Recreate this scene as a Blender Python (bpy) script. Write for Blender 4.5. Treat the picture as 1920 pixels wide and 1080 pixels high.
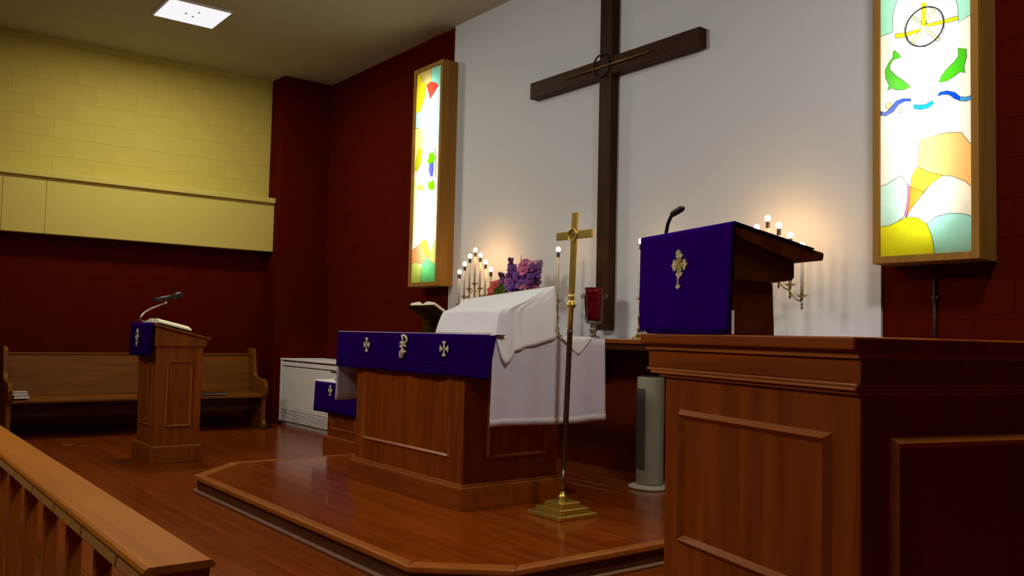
import bpy, bmesh, math, random
from mathutils import Vector, Matrix
from mathutils.geometry import delaunay_2d_cdt
random.seed(7)
PI = math.pi
COL = bpy.context.scene.collection
for o in list(bpy.data.objects):
    bpy.data.objects.remove(o)

# ---------------------------------------------------------------- camera
FPX, YAW, PITCH, ROLL, EYE = 1643.08, 0.913547, 0.0540866, 0.0232153, 1.10
fwd = Vector((-math.sin(YAW)*math.cos(PITCH), math.cos(YAW)*math.cos(PITCH), math.sin(PITCH)))
rgt = Vector((math.cos(YAW), math.sin(YAW), 0)); upv = rgt.cross(fwd)
r2 = rgt*math.cos(ROLL) + upv*math.sin(ROLL); u2 = upv*math.cos(ROLL) - rgt*math.sin(ROLL)
cd = bpy.data.cameras.new('camera'); cam = bpy.data.objects.new('camera', cd); COL.objects.link(cam)
cd.sensor_fit = 'HORIZONTAL'; cd.sensor_width = 36.0; cd.lens = 36.0*FPX/1920.0; cd.clip_start = 0.05
m = Matrix((r2, u2, -fwd)).transposed().to_4x4(); m.translation = Vector((0, 0, EYE)); cam.matrix_world = m
bpy.context.scene.camera = cam

# ---------------------------------------------------------------- light and exposure
sc = bpy.context.scene
vs = sc.view_settings; vs.view_transform = 'Standard'; vs.look = 'None'; vs.gamma = 1.0; vs.use_curve_mapping = False
vs.exposure = 0.0
sc.display_settings.display_device = 'sRGB'
w = bpy.data.worlds.new('world'); sc.world = w; w.use_nodes = True
w.node_tree.nodes['Background'].inputs[0].default_value = (0.75, 0.8, 1.0, 1)
w.node_tree.nodes['Background'].inputs[1].default_value = 0.012
sc.cycles.use_denoising = True
sc.cycles.max_bounces = 8
sc.cycles.sample_clamp_indirect = 4.0

def area_lamp(name, loc, aim, size, watts, color, spread=PI):
    l = bpy.data.lights.new(name, 'AREA'); l.shape = 'DISK'; l.size = size; l.energy = watts; l.color = color; l.spread = spread
    o = bpy.data.objects.new(name, l); COL.objects.link(o); o.location = loc
    o.rotation_euler = (Vector(aim)-Vector(loc)).to_track_quat('-Z', 'Y').to_euler()
    return o
area_lamp('nave_lamp', (-5.8, -0.7, 3.95), (-3.5, 4.4, 1.3), 0.9, 90, (1.0, 0.945, 0.87))
area_lamp('nave_lamp', (-2.4, -1.2, 3.95), (-2.2, 1.2, 0.6), 0.8, 19, (1.0, 0.86, 0.66), 2.2)
area_lamp('ceiling_panel_lamp', (-8.45, 2.57, 4.06), (-8.45, 2.57, 0), 0.5, 56, (1.0, 0.93, 0.74))
area_lamp('ceiling_panel_lamp', (-1.1, 2.57, 4.06), (-1.1, 2.57, 0), 0.5, 70, (1.0, 0.95, 0.86))

# ---------------------------------------------------------------- materials
MATS = {}
def nodes_of(name):
    mt = bpy.data.materials.new(name); mt.use_nodes = True
    nt = mt.node_tree; return mt, nt, nt.nodes['Principled BSDF']
def plain(name, col, rough=0.5, metal=0.0, var=0.12, scale=6.0, bump=0.0, spec=0.5, sheen=0.0, bscale=None):
    if name in MATS: return MATS[name]
    mt, nt, b = nodes_of(name)
    tc = nt.nodes.new('ShaderNodeTexCoord'); no = nt.nodes.new('ShaderNodeTexNoise'); no.inputs['Scale'].default_value = scale
    no.inputs['Detail'].default_value = 4.0
    nt.links.new(tc.outputs['Object'], no.inputs['Vector'])
    mx = nt.nodes.new('ShaderNodeMixRGB'); nt.links.new(no.outputs['Fac'], mx.inputs['Fac'])
    mx.inputs['Color1'].default_value = tuple(c*(1-var) for c in col)+(1,); mx.inputs['Color2'].default_value = tuple(min(1, c*(1+var)) for c in col)+(1,)
    nt.links.new(mx.outputs['Color'], b.inputs['Base Color'])
    b.inputs['Roughness'].default_value = rough; b.inputs['Metallic'].default_value = metal
    b.inputs['Specular IOR Level'].default_value = spec
    if sheen: b.inputs['Sheen Weight'].default_value = sheen
    if bump:
        n2 = nt.nodes.new('ShaderNodeTexNoise'); n2.inputs['Scale'].default_value = bscale or scale*12; nt.links.new(tc.outputs['Object'], n2.inputs['Vector'])
        bp = nt.nodes.new('ShaderNodeBump'); bp.inputs['Strength'].default_value = bump; bp.inputs['Distance'].default_value = 0.004
        nt.links.new(n2.outputs['Fac'], bp.inputs['Height']); nt.links.new(bp.outputs['Normal'], b.inputs['Normal'])
    MATS[name] = mt; return mt
def wood(name, c1, c2, axis='Z', rough=0.32, scale=1.0, piece=0.0, spec=0.5, coat=0.0):
    if name in MATS: return MATS[name]
    mt, nt, b = nodes_of(name)
    tc = nt.nodes.new('ShaderNodeTexCoord'); mp = nt.nodes.new('ShaderNodeMapping')
    s = {'X': (1.2, 16, 16), 'Y': (16, 1.2, 16), 'Z': (16, 16, 1.2)}[axis]
    mp.inputs['Scale'].default_value = tuple(v*scale for v in s)
    oi = nt.nodes.new('ShaderNodeObjectInfo')
    nt.links.new(tc.outputs['Object'], mp.inputs['Vector'])
    if piece:
        ad = nt.nodes.new('ShaderNodeVectorMath'); ad.operation = 'ADD'
        sc_ = nt.nodes.new('ShaderNodeMath'); sc_.operation = 'MULTIPLY'; sc_.inputs[1].default_value = 60.0
        nt.links.new(oi.outputs['Random'], sc_.inputs[0]); nt.links.new(mp.outputs['Vector'], ad.inputs[0]); nt.links.new(sc_.outputs[0], ad.inputs[1])
        vec = ad.outputs[0]
    else: vec = mp.outputs['Vector']
    n1 = nt.nodes.new('ShaderNodeTexNoise'); n1.inputs['Scale'].default_value = 1.0; n1.inputs['Detail'].default_value = 6.0; n1.inputs['Distortion'].default_value = 0.6
    nt.links.new(vec, n1.inputs['Vector'])
    cr = nt.nodes.new('ShaderNodeValToRGB'); e = cr.color_ramp.elements
    e[0].position = 0.32; e[0].color = tuple(c1)+(1,); e[1].position = 0.68; e[1].color = tuple(c2)+(1,)
    nt.links.new(n1.outputs['Fac'], cr.inputs['Fac']); out = cr.outputs['Color']
    if piece:
        hs = nt.nodes.new('ShaderNodeHueSaturation'); mr = nt.nodes.new('ShaderNodeMapRange')
        mr.inputs['To Min'].default_value = 1-piece; mr.inputs['To Max'].default_value = 1+piece
        nt.links.new(oi.outputs['Random'], mr.inputs['Value']); nt.links.new(mr.outputs['Result'], hs.inputs['Value']); nt.links.new(out, hs.inputs['Color']); out = hs.outputs['Color']
    nt.links.new(out, b.inputs['Base Color'])
    b.inputs['Roughness'].default_value = rough; b.inputs['Specular IOR Level'].default_value = spec
    if coat: b.inputs['Coat Weight'].default_value = coat; b.inputs['Coat Roughness'].default_value = 0.08
    bp = nt.nodes.new('ShaderNodeBump'); bp.inputs['Strength'].default_value = 0.05; bp.inputs['Distance'].default_value = 0.002
    nt.links.new(n1.outputs['Fac'], bp.inputs['Height']); nt.links.new(bp.outputs['Normal'], b.inputs['Normal'])
    MATS[name] = mt; return mt
def emit(name, col, strength):
    if name in MATS: return MATS[name]
    mt = bpy.data.materials.new(name); mt.use_nodes = True; nt = mt.node_tree; nt.nodes.clear()
    e = nt.nodes.new('ShaderNodeEmission'); e.inputs[0].default_value = tuple(col)+(1,); e.inputs[1].default_value = strength
    o = nt.nodes.new('ShaderNodeOutputMaterial'); nt.links.new(e.outputs[0], o.inputs[0]); MATS[name] = mt; return mt
def stained(name, col):
    key = name+str(col)
    if key in MATS: return MATS[key]
    mt = bpy.data.materials.new(name); mt.use_nodes = True; nt = mt.node_tree; nt.nodes.clear()
    tc = nt.nodes.new('ShaderNodeTexCoord'); no = nt.nodes.new('ShaderNodeTexNoise'); no.inputs['Scale'].default_value = 14.0; no.inputs['Detail'].default_value = 3
    nt.links.new(tc.outputs['Object'], no.inputs['Vector'])
    mx = nt.nodes.new('ShaderNodeMixRGB'); nt.links.new(no.outputs['Fac'], mx.inputs['Fac'])
    mx.inputs['Color1'].default_value = tuple(c*.88 for c in col)+(1,); mx.inputs['Color2'].default_value = tuple(min(1, c*1.08) for c in col)+(1,)
    tr = nt.nodes.new('ShaderNodeBsdfTranslucent'); nt.links.new(mx.outputs['Color'], tr.inputs['Color'])
    gl = nt.nodes.new('ShaderNodeBsdfGlossy'); gl.inputs['Roughness'].default_value = 0.15
    ms = nt.nodes.new('ShaderNodeMixShader'); ms.inputs[0].default_value = 0.012
    nt.links.new(tr.outputs[0], ms.inputs[1]); nt.links.new(gl.outputs[0], ms.inputs[2])
    o = nt.nodes.new('ShaderNodeOutputMaterial'); nt.links.new(ms.outputs[0], o.inputs[0]); MATS[key] = mt; return mt

YELLOW = plain('yellow_wall_paint', (.57, .46, .10), .8, var=.06, scale=2.0, bump=.2, bscale=70, spec=.1)
YELLOW2 = plain('yellow_soffit_paint', (.59, .48, .115), .75, var=.04, scale=1.5, spec=.1)
RED = plain('red_wall_paint', (.078, .0045, .0006), .85, var=.12, scale=2.5, bump=.2, bscale=70, spec=.02)
WHITE = plain('white_wall_paint', (.655, .695, .72), .85, var=.02, scale=1.0, spec=.2)
CEIL = plain('ceiling_paint', (.50, .50, .36), .9, var=.05, scale=3.0, spec=.1)
FLOORW = wood('floor_wood', (.15, .024, .0012), (.225, .042, .0025), 'X', .22, 1.0, .10, spec=.3, coat=.06)
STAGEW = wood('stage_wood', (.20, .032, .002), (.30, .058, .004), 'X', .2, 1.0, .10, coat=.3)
GAP = plain('floor_gap', (.03, .008, .002), .8)
NOSE = wood('nosing_wood', (.28, .075, .009), (.38, .11, .014), 'X', .3)
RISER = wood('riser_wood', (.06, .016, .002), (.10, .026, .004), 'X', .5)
TRIMB = plain('stage_foot_trim', (.30, .16, .09), .5)
CHERRY = wood('cherry_wood', (.17, .030, .0012), (.27, .056, .0022), 'Z', .4, spec=.25)
CHERRYX = wood('cherry_wood_along', (.18, .033, .0015), (.28, .060, .003), 'X', .38, spec=.25)
MOULD = wood('cherry_moulding', (.30, .085, .014), (.40, .12, .022), 'X', .28)
DESKW = wood('desk_wood', (.055, .012, .001), (.10, .026, .002), 'X', .4, spec=.25)
PEWW = wood('pew_oak', (.13, .038, .0015), (.20, .064, .003), 'Y', .45, spec=.2)
LECTW = wood('lectern_wood', (.19, .040, .0012), (.29, .072, .0025), 'Z', .45, spec=.2)
RAILW = wood('rail_oak', (.30, .090, .006), (.42, .140, .010), 'X', .5, .7, spec=.05)
RAILZ = wood('rail_oak_upright', (.22, .058, .005), (.32, .09, .008), 'Z', .5, spec=.05)
FRAMEW = wood('light_box_oak', (.28, .14, .026), (.38, .20, .042), 'Z', .55, spec=.05)
CROSSW = wood('dark_cross_wood', (.028, .0095, .003), (.052, .020, .007), 'Z', .5, spec=.1)
STAFFW = wood('staff_wood', (.05, .018, .008), (.09, .03, .012), 'Z', .35)
PURPLE = plain('purple_cloth', (.0175, .0003, .104), .95, var=.15, scale=18, bump=.3, bscale=500, spec=.005)
PURPLE_LIT = plain('purple_cloth_lit', (.029, .0003, .185), .95, var=.15, scale=18, bump=.3, bscale=500, spec=.005)  # brighter copy of the altar purple, painting in the pulpit's stronger light
PURPLE2 = plain('purple_cloth_hem', (.030, .0012, .15), .95, var=.15, scale=18, bump=.3, bscale=500, spec=.005)
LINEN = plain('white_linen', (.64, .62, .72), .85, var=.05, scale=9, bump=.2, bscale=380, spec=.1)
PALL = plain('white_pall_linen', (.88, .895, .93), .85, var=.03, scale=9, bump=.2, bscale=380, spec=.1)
EMB = plain('cream_embroidery', (.72, .62, .42), .6, var=.2, scale=60, bump=.4, bscale=300)
GOLDT = plain('gold_thread', (.62, .52, .12), .5, var=.2, scale=60)
BRASS = plain('brass', (.60, .43, .09), .34, .85, var=.1, scale=10)
BRASSD = plain('aged_brass', (.38, .25, .07), .35, 1.0, var=.15, scale=14)
IRON = plain('wrought_metal', (.20, .165, .12), .42, 1.0)
BLACK = plain('black_plastic', (.012, .012, .014), .45)
SOCKET = plain('candle_socket', (.03, .02, .03), .5)
STEEL = plain('brushed_steel', (.62, .56, .60), .3, 1.0)
CANDLE = plain('ivory_candle', (.74, .64, .50), .5, var=.03)
PAPER = plain('book_paper', (.92, .88, .62), .8, var=.05, scale=30)
BOOKW = plain('white_book_edge', (.80, .72, .66), .8)
COVER = plain('dark_book_cover', (.03, .02, .008), .9, spec=0)
UNITW = plain('unit_enamel', (.80, .77, .74), .5, var=.05)
UNITT = plain('unit_trim', (.86, .80, .78), .5)
DARK = plain('dark_gap_shade', (.015, .012, .01), .8)  # near-black fill that paints in the shade of the cabinet gaps
FANG = plain('fan_grey_plastic', (.31, .30, .22), .5, var=.06)
FANB = plain('fan_grille', (.07, .075, .065), .5)
LEAD = plain('lead_came', (.04, .04, .035), .5, 0.6)
BOXIN = plain('box_white_lining', (.85, .85, .85), .8)
TUBE = emit('fluorescent_tube', (1.0, .97, .90), 21.0)
BULB = emit('candle_bulb', (1.0, .52, .19), 52.0)
PANEL = emit('ceiling_light_diffuser', (1.0, .97, 1.0), 0.95)
LENS = plain('panel_dot', (.25, .22, .26), .5)
LEAF = plain('green_leaf', (.27, .42, .015), .5, var=.3, scale=30)
APRON = wood('rail_apron_oak', (.40, .20, .05), (.50, .27, .08), 'X', .5, .7, spec=.05)
LEAFD = plain('dark_leaf', (.06, .13, .012), .5, var=.3, scale=30)
PLUM = plain('purple_bloom', (.20, .055, .34), .6, var=.4, scale=40)
PINK = plain('pink_bloom', (.62, .17, .33), .6, var=.3, scale=40)
CORAL = plain('coral_bloom', (.80, .13, .11), .6, var=.25, scale=40)
VASE = plain('bowl_ceramic', (.12, .06, .03), .4)
def rubyglass():
    mt, nt, b = nodes_of('ruby_glass')
    b.inputs['Base Color'].default_value = (.19, .0012, .012, 1); b.inputs['Roughness'].default_value = .08
    b.inputs['Transmission Weight'].default_value = .45; b.inputs['IOR'].default_value = 1.25
    tc = nt.nodes.new('ShaderNodeTexCoord'); no = nt.nodes.new('ShaderNodeTexNoise'); no.inputs['Scale'].default_value = 20
    nt.links.new(tc.outputs['Object'], no.inputs['Vector']); bp = nt.nodes.new('ShaderNodeBump'); bp.inputs['Strength'].default_value = .05
    nt.links.new(no.outputs['Fac'], bp.inputs['Height']); nt.links.new(bp.outputs['Normal'], b.inputs['Normal']); return mt
RUBY = rubyglass()

# ---------------------------------------------------------------- mesh helpers
class MB:
    def __init__(s, off=(0, 0, 0)): s.v = []; s.f = []; s.o = Vector(off)
    def add(s, vs, fs):
        n = len(s.v); s.v += [tuple(Vector(v)-s.o) for v in vs]; s.f += [tuple(i+n for i in f) for f in fs]; return s
    def box(s, x0, x1, y0, y1, z0, z1):
        return s.add([(x0,y0,z0),(x1,y0,z0),(x1,y1,z0),(x0,y1,z0),(x0,y0,z1),(x1,y0,z1),(x1,y1,z1),(x0,y1,z1)],
                     [(0,3,2,1),(4,5,6,7),(0,1,5,4),(1,2,6,5),(2,3,7,6),(3,0,4,7)])
    def prism(s, poly, a, b, axis='Y'):
        n = len(poly)
        def P(p, t): return {'X': (t, p[0], p[1]), 'Y': (p[0], t, p[1]), 'Z': (p[0], p[1], t)}[axis]
        vs = [P(p, a) for p in poly]+[P(p, b) for p in poly]
        fs = [tuple(range(n)), tuple(range(2*n-1, n-1, -1))]+[(i, (i+1) % n, n+(i+1) % n, n+i) for i in range(n)]
        return s.add(vs, fs)
    def tube(s, pts, r, n=10, caps=True):
        pts = [Vector(p) for p in pts]; rs = r if isinstance(r, (list, tuple)) else [r]*len(pts)
        vs = []; fs = []; prev = None
        for i, p in enumerate(pts):
            d = (pts[min(i+1, len(pts)-1)]-pts[max(i-1, 0)]).normalized()
            if prev is None:
                a = Vector((0, 0, 1)) if abs(d.z) < .9 else Vector((1, 0, 0)); u = d.cross(a).normalized()
            else: u = (prev-d*prev.dot(d)).normalized()
            prev = u; q = d.cross(u)
            vs += [p+(u*math.cos(2*PI*k/n)+q*math.sin(2*PI*k/n))*rs[i] for k in range(n)]
        for i in range(len(pts)-1):
            for k in range(n):
                a = i*n+k; b = i*n+(k+1) % n; fs.append((a, b, b+n, a+n))
        if caps: fs += [tuple(range(n-1, -1, -1)), tuple(range((len(pts)-1)*n, len(pts)*n))]
        return s.add(vs, fs)
    def lathe(s, prof, c=(0, 0, 0), n=20, a0=0.0):
        vs = []; fs = []
        for r, z in prof: vs += [(c[0]+r*math.cos(a0+2*PI*k/n), c[1]+r*math.sin(a0+2*PI*k/n), c[2]+z) for k in range(n)]
        for i in range(len(prof)-1):
            for k in range(n):
                a = i*n+k; b = i*n+(k+1) % n; fs.append((a, b, b+n, a+n))
        fs += [tuple(range(n-1, -1, -1)), tuple(range((len(prof)-1)*n, len(prof)*n))]
        return s.add(vs, fs)
    def grid(s, rows):
        n = len(rows[0]); vs = [p for r in rows for p in r]
        return s.add(vs, [(i*n+j, i*n+j+1, (i+1)*n+j+1, (i+1)*n+j) for i in range(len(rows)-1) for j in range(n-1)])
    def frame(s, x0, x1, z0, z1, wd, y0, y1):          # mitred rectangular moulding in an XZ plane with a raised centre
        for (a, b, c, d) in (((x0, z0), (x1, z0), (x1-wd, z0+wd), (x0+wd, z0+wd)), ((x1, z0), (x1, z1), (x1-wd, z1-wd), (x1-wd, z0+wd)),
                             ((x1, z1), (x0, z1), (x0+wd, z1-wd), (x1-wd, z1-wd)), ((x0, z1), (x0, z0), (x0+wd, z0+wd), (x0+wd, z1-wd))):
            mid1 = ((a[0]+d[0])/2, (a[1]+d[1])/2); mid2 = ((b[0]+c[0])/2, (b[1]+c[1])/2)
            s.add([(a[0], y1, a[1]), (b[0], y1, b[1]), (c[0], y1, c[1]), (d[0], y1, d[1]), (mid1[0], y0, mid1[1]), (mid2[0], y0, mid2[1])],
                  [(0, 1, 5, 4), (4, 5, 2, 3), (0, 4, 3), (1, 2, 5)])
        return s
    def mesh(s, name):
        me = bpy.data.meshes.new(name); me.from_pydata(s.v, [], s.f); bm = bmesh.new(); bm.from_mesh(me)
        bmesh.ops.recalc_face_normals(bm, faces=bm.faces); bm.to_mesh(me); bm.free(); return me
    def build(s, name, mat, parent=None, bevel=0, smooth=False, solid=0, seg=2, sub=0):
        me = s.mesh(name); me.materials.append(mat)
        o = bpy.data.objects.new(name, me); COL.objects.link(o)
        if parent is not None: o.parent = parent
        if smooth:
            for p in me.polygons: p.use_smooth = True
        if sub: md = o.modifiers.new('s', 'SUBSURF'); md.levels = sub; md.render_levels = sub
        if solid: md = o.modifiers.new('t', 'SOLIDIFY'); md.thickness = solid; md.offset = 0
        if bevel:
            md = o.modifiers.new('b', 'BEVEL'); md.width = bevel; md.segments = seg; md.limit_method = 'ANGLE'; md.angle_limit = math.radians(35)
        return o
def tag(o, label=None, cat=None, group=None, kind=None):
    if label: o['label'] = label
    if cat: o['category'] = cat
    if group: o['group'] = group
    if kind: o['kind'] = kind
    return o
def thing(name, label, cat, loc=(0, 0, 0), rz=0.0, group=None):
    o = bpy.data.objects.new(name, None); COL.objects.link(o); o.location = loc; o.rotation_euler = (0, 0, rz)
    o.empty_display_size = .1
    return tag(o, label, cat, group)
def copy_tree(o, parent=None):
    c = o.copy(); COL.objects.link(c); c.parent = parent
    for ch in list(o.children): copy_tree(ch, c)
    return c
def structure(name, mb, mat, **k): return tag(mb.build(name, mat, **k), kind='structure')
def rotate_frame(mb, f):                                # remap every vertex
    mb.v = [tuple(f(Vector(v))) for v in mb.v]; return mb

# ================================================================ THE SETTING
YB, XL, ZC = 4.72, -10.19, 4.13
XR = 1.6
def planks(parent, name, mat, x0, x1, y0, y1, z, wid, length, inside=None, gap=.0016):
    cache = {}; j = 0; y = y0
    while y < y1-1e-4:
        wj = min(wid, y1-y); x = x0-(random.random()*length)
        while x < x1:
            a = max(x, x0); b = min(x+length, x1); x += length
            if b-a < .05: continue
            aa, bb = a, b
            if inside:
                r = inside(y+wj*.5)
                aa = max(a, r[0]); bb = min(b, r[1])
                if bb-aa < .05: continue
            key = (round(bb-aa, 2), round(wj, 3))
            if key not in cache:
                L = (bb-aa)/2-gap/2; W = wj/2-gap/2; c = .0004
                mbb = MB().add([(-L,-W,-.006),(L,-W,-.006),(L,W,-.006),(-L,W,-.006),(-L,-W,-c),(L,-W,-c),(L,W,-c),(-L,W,-c),(-L+c,-W+c,0),(L-c,-W+c,0),(L-c,W-c,0),(-L+c,W-c,0)],
                    [(0,1,5,4),(1,2,6,5),(2,3,7,6),(3,0,4,7),(4,5,9,8),(5,6,10,9),(6,7,11,10),(7,4,8,11),(8,9,10,11)])
                cache[key] = mbb.mesh(name); cache[key].materials.append(mat)
            o = bpy.data.objects.new(name, cache[key]); COL.objects.link(o); o.parent = parent
            o.location = ((aa+bb)/2, y+wj/2, z+random.uniform(-.0002, .0002))
        y += wj
floor = structure('floor', MB().box(-10.6, XR, -6, YB+.2, -.12, -.0055), GAP)
planks(floor, 'floor_board', FLOORW, -10.18, -.8, .45, 4.715, 0, .125, 1.5)
fb = MB()
y = -6
while y < .45-1e-4:
    wj = min(.125, .45-y); fb.box(-10.18, XR-.01, y+.001, y+wj-.001, -.006, 0); y += wj
y = .45
while y < 4.71:
    fb.box(-.8, XR-.01, y+.001, y+.124, -.006, 0); y += .125
tag(fb.build('floor_boards_beyond_view', FLOORW, floor), kind='stuff')
structure('ceiling', MB().box(-10.6, XR, -6, YB+.2, ZC, ZC+.15), CEIL)

def block_wall(parent, mat, place, u0, u1, z0, z1, bw=.405, bh=.205, shift=0.0):
    cache = {}; row = 0; z = z0
    while z < z1-.03:
        h = min(bh, z1-z); u = u0-(bw/2 if row % 2 else 0)-shift
        while u < u1-.02:
            a, b = max(u, u0), min(u+bw, u1); u += bw
            if b-a < .03: continue
            key = (round(b-a, 2), round(h, 3))
            if key not in cache:
                L = (b-a)/2-.0012; H = h/2-.0022; c = .0022; d = .0026
                mbb = MB().add([place((-L, 0, -H)), place((L, 0, -H)), place((L, 0, H)), place((-L, 0, H)),
                                place((-L+c, d, -H+c)), place((L-c, d, -H+c)), place((L-c, d, H-c)), place((-L+c, d, H-c))],
                               [(0,1,5,4),(1,2,6,5),(2,3,7,6),(3,0,4,7),(4,5,6,7)])
                cache[key] = mbb.mesh('block'); cache[key].materials.append(mat)
            o = bpy.data.objects.new('block', cache[key]); COL.objects.link(o); o.parent = parent
            c0 = place(((a+b)/2, 0, 0)); o.location = (c0[0]+BASE[0], c0[1]+BASE[1], z+h/2)
        z += h; row += 1
# left wall: cream-yellow blocks above the soffit, red below (u runs along -Y)
BASE = (XL, 0)
wl = structure('wall_left_upper', MB().box(XL-.2, XL, -6, 4.1, 2.60, ZC), YELLOW)
block_wall(wl, YELLOW, lambda p: (p[1], p[0], p[2]), -.3, 4.1, 2.668, ZC, .405, .2)
wl2 = structure('wall_left_lower', MB().box(XL-.2, XL, -6, 4.1, 0, 2.60), RED)
block_wall(wl2, RED, lambda p: (p[1], p[0], p[2]), -.3, 4.1, 0, 2.03, .405, .203)
structure('wall_corner_chase', MB().box(XL-.2, -9.847, 4.1, YB+.2, 0, ZC), RED)
BASE = (0, YB)
wb = structure('wall_back_left', MB().box(-9.847, -7.10, YB, YB+.2, 0, ZC), RED)
block_wall(wb, RED, lambda p: (p[0], -p[1], p[2]), -9.847, -7.10, 0, ZC, .405, .2065)
wb2 = structure('wall_back_right', MB().box(-2.657, XR, YB, YB+.2, 0, ZC), RED)
block_wall(wb2, RED, lambda p: (p[0], -p[1], p[2]), -2.657, -.6, 0, ZC, .405, .2065, shift=.1)
structure('wall_back_center', MB().box(-7.10, -2.657, YB-.02, YB+.2, 1.05, ZC), WHITE)
structure('wall_back_center_lower', MB().box(-7.10, -2.657, YB, YB+.2, 0, 1.05), plain('brown_red_paint', (.115, .014, .0012), .8, var=.15, spec=.03))
structure('wall_right', MB().box(XR, XR+.2, -6, YB+.2, 0, ZC), RED)
# soffit box along the left wall
sf = structure('trim_1', MB().box(XL+.005, -10.03, -2, 4.098, 2.035, 2.60), YELLOW2)
for a, b in ((-2, 1.262), (1.265, 1.655), (1.658, 4.098)):
    MB().box(-10.03, -9.998, a, b, 2.03, 2.606).build('soffit_panel', YELLOW2, sf, bevel=.003)
MB().box(XL+.005, -9.962, -2, 4.098, 2.606, 2.668).build('soffit_cap', YELLOW2, sf, bevel=.006)

# chancel platform with clipped front corners
ZP = .108
outl = [(-6.031, 1.974), (-3.25, 1.985), (-2.955, 2.33), (-2.955, YB-.002), (-6.477, YB-.002), (-6.477, 2.389)]
def shrink(poly, d):
    c = Vector((-4.72, 3.4)); return [tuple(Vector(p)-Vector((math.copysign(d, p[0]-c.x), math.copysign(d, p[1]-c.y) if p[1] < 4 else 0))) for p in poly]
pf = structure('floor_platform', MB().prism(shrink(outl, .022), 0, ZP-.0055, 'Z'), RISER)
def span(y):
    a = -6.43; b = -3.0
    if y < 2.39: a = -6.43+(2.41-y)*1.02
    if y < 2.33: b = -3.0-(2.35-y)*.86
    return a, b
planks(pf, 'platform_board', STAGEW, -6.43, -3.0, 2.03, YB-.005, ZP, .125, 1.35, span)
inn = shrink(outl, .062)
for i in (5, 0, 1, 2, 4):
    j = (i+1) % 6
    if i == 4: a, b, c, d = outl[4], outl[5], inn[5], inn[4]
    else: a, b, c, d = outl[i], outl[j], inn[j], inn[i]
    MB().prism([a, b, c, d], ZP-.028, ZP+.002, 'Z').build('nosing', NOSE, pf, bevel=.008, seg=3)
    ou = shrink(outl, -.002)
    a2, b2 = (outl[4], outl[5]) if i == 4 else (outl[i], outl[j])
    s2 = shrink(outl, .024); c2, d2 = (s2[5], s2[4]) if i == 4 else (s2[j], s2[i])
    MB().prism([a2, b2, c2, d2], 0, .016, 'Z').build('foot_trim', TRIMB, pf, bevel=.006, seg=2)

# stained glass layouts in metres inside each box: pane kind, colour, outline
LEFT_PANES=[
('tan_pane',(0.7, 0.62, 0.22),[(0.008,2.129),(0.278,2.127),(0.272,2.053),(0.266,1.985),(0.188,1.965),(0.116,2.007),(0.062,2.084)]),
('teal_pane',(0.3, 0.85, 0.72),[(0.278,2.127),(0.47,2.114),(0.471,1.915),(0.404,1.918),(0.355,1.956),(0.266,1.985),(0.272,2.053)]),
('red_pane',(0.85, 0.05, 0.03),[(0.188,1.965),(0.266,1.985),(0.355,1.956),(0.404,1.918),(0.34,1.863),(0.265,1.81),(0.222,1.893)]),
('yellow_pane',(1, 0.92, 0.02),[(0.008,2.129),(0.062,2.084),(0.116,2.007),(0.188,1.965),(0.183,1.885),(0.128,1.789),(0.081,1.722),(-0.005,1.722)]),
('aqua_pane',(0.6, 0.95, 0.95),[(0.471,1.915),(0.404,1.918),(0.34,1.863),(0.265,1.81),(0.261,1.523),(0.367,1.347),(0.461,1.358),(0.463,1.697)]),
('aqua_pane',(0.5, 0.95, 0.95),[(-0.005,1.722),(0.081,1.722),(0.157,1.622),(0.161,1.541),(-0.012,1.566)]),
('yellow_pane',(1, 0.92, 0.3),[(-0.012,1.566),(0.112,1.533),(0.168,1.422),(0.122,1.344),(0.072,1.346),(0.027,1.24),(0.005,1.081),(-0.026,1.085)]),
('wheat_pane',(0.42, 0.46, 0.01),[(0.072,1.346),(0.143,1.335),(0.139,1.223),(0.111,1.174),(0.054,1.117),(0.012,1.134),(0.027,1.24)]),
('green_leaf_pane',(0.10, 0.42, 0.0),[(0.274,1.272),(0.352,1.266),(0.384,1.203),(0.357,1.165),(0.28,1.166),(0.24,1.182),(0.267,1.231)]),
('grape_pane',(0.06, 0.08, 0.55),[(0.28,1.166),(0.357,1.165),(0.361,1.086),(0.345,1.026),(0.306,1.041),(0.274,1.098)]),
('green_leaf_pane',(0.12, 0.45, 0.0),[(0.27,0.977),(0.366,0.992),(0.389,0.916),(0.342,0.895),(0.273,0.924)]),
('yellow_pane',(1, 0.95, 0.1),[(0.062,0.976),(0.172,0.968),(0.185,0.919),(0.085,0.925)]),
('lime_pane',(0.7, 0.95, 0.2),[(-0.024,1.057),(0.027,1.051),(0.016,0.702),(0.004,0.371),(-0.03,0.33),(-0.03,0.707)]),
('peach_pane',(0.75, 0.33, 0.14),[(-0.03,0.33),(0.154,0.387),(0.227,0.314),(0.28,0.243),(0.195,0.185),(0.115,0.199),(0.044,0.208),(-0.021,0.185)]),
('orange_pane',(0.9, 0.5, 0.05),[(0.154,0.387),(0.221,0.43),(0.281,0.405),(0.336,0.281),(0.28,0.243),(0.227,0.314)]),
('yellow_pane',(1, 0.98, 0.25),[(0.336,0.281),(0.423,0.405),(0.432,0.167),(0.359,0.202),(0.28,0.243)]),
('lime_pane',(0.65, 0.85, 0.18),[(-0.021,0.003),(-0.021,0.185),(0.044,0.208),(0.115,0.199),(0.187,0.153),(0.185,0.001)]),
('green_pane',(0.2, 0.9, 0.32),[(0.185,0.001),(0.187,0.153),(0.195,0.185),(0.28,0.243),(0.359,0.202),(0.432,0.167),(0.441,-0.002)]),
]
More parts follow.
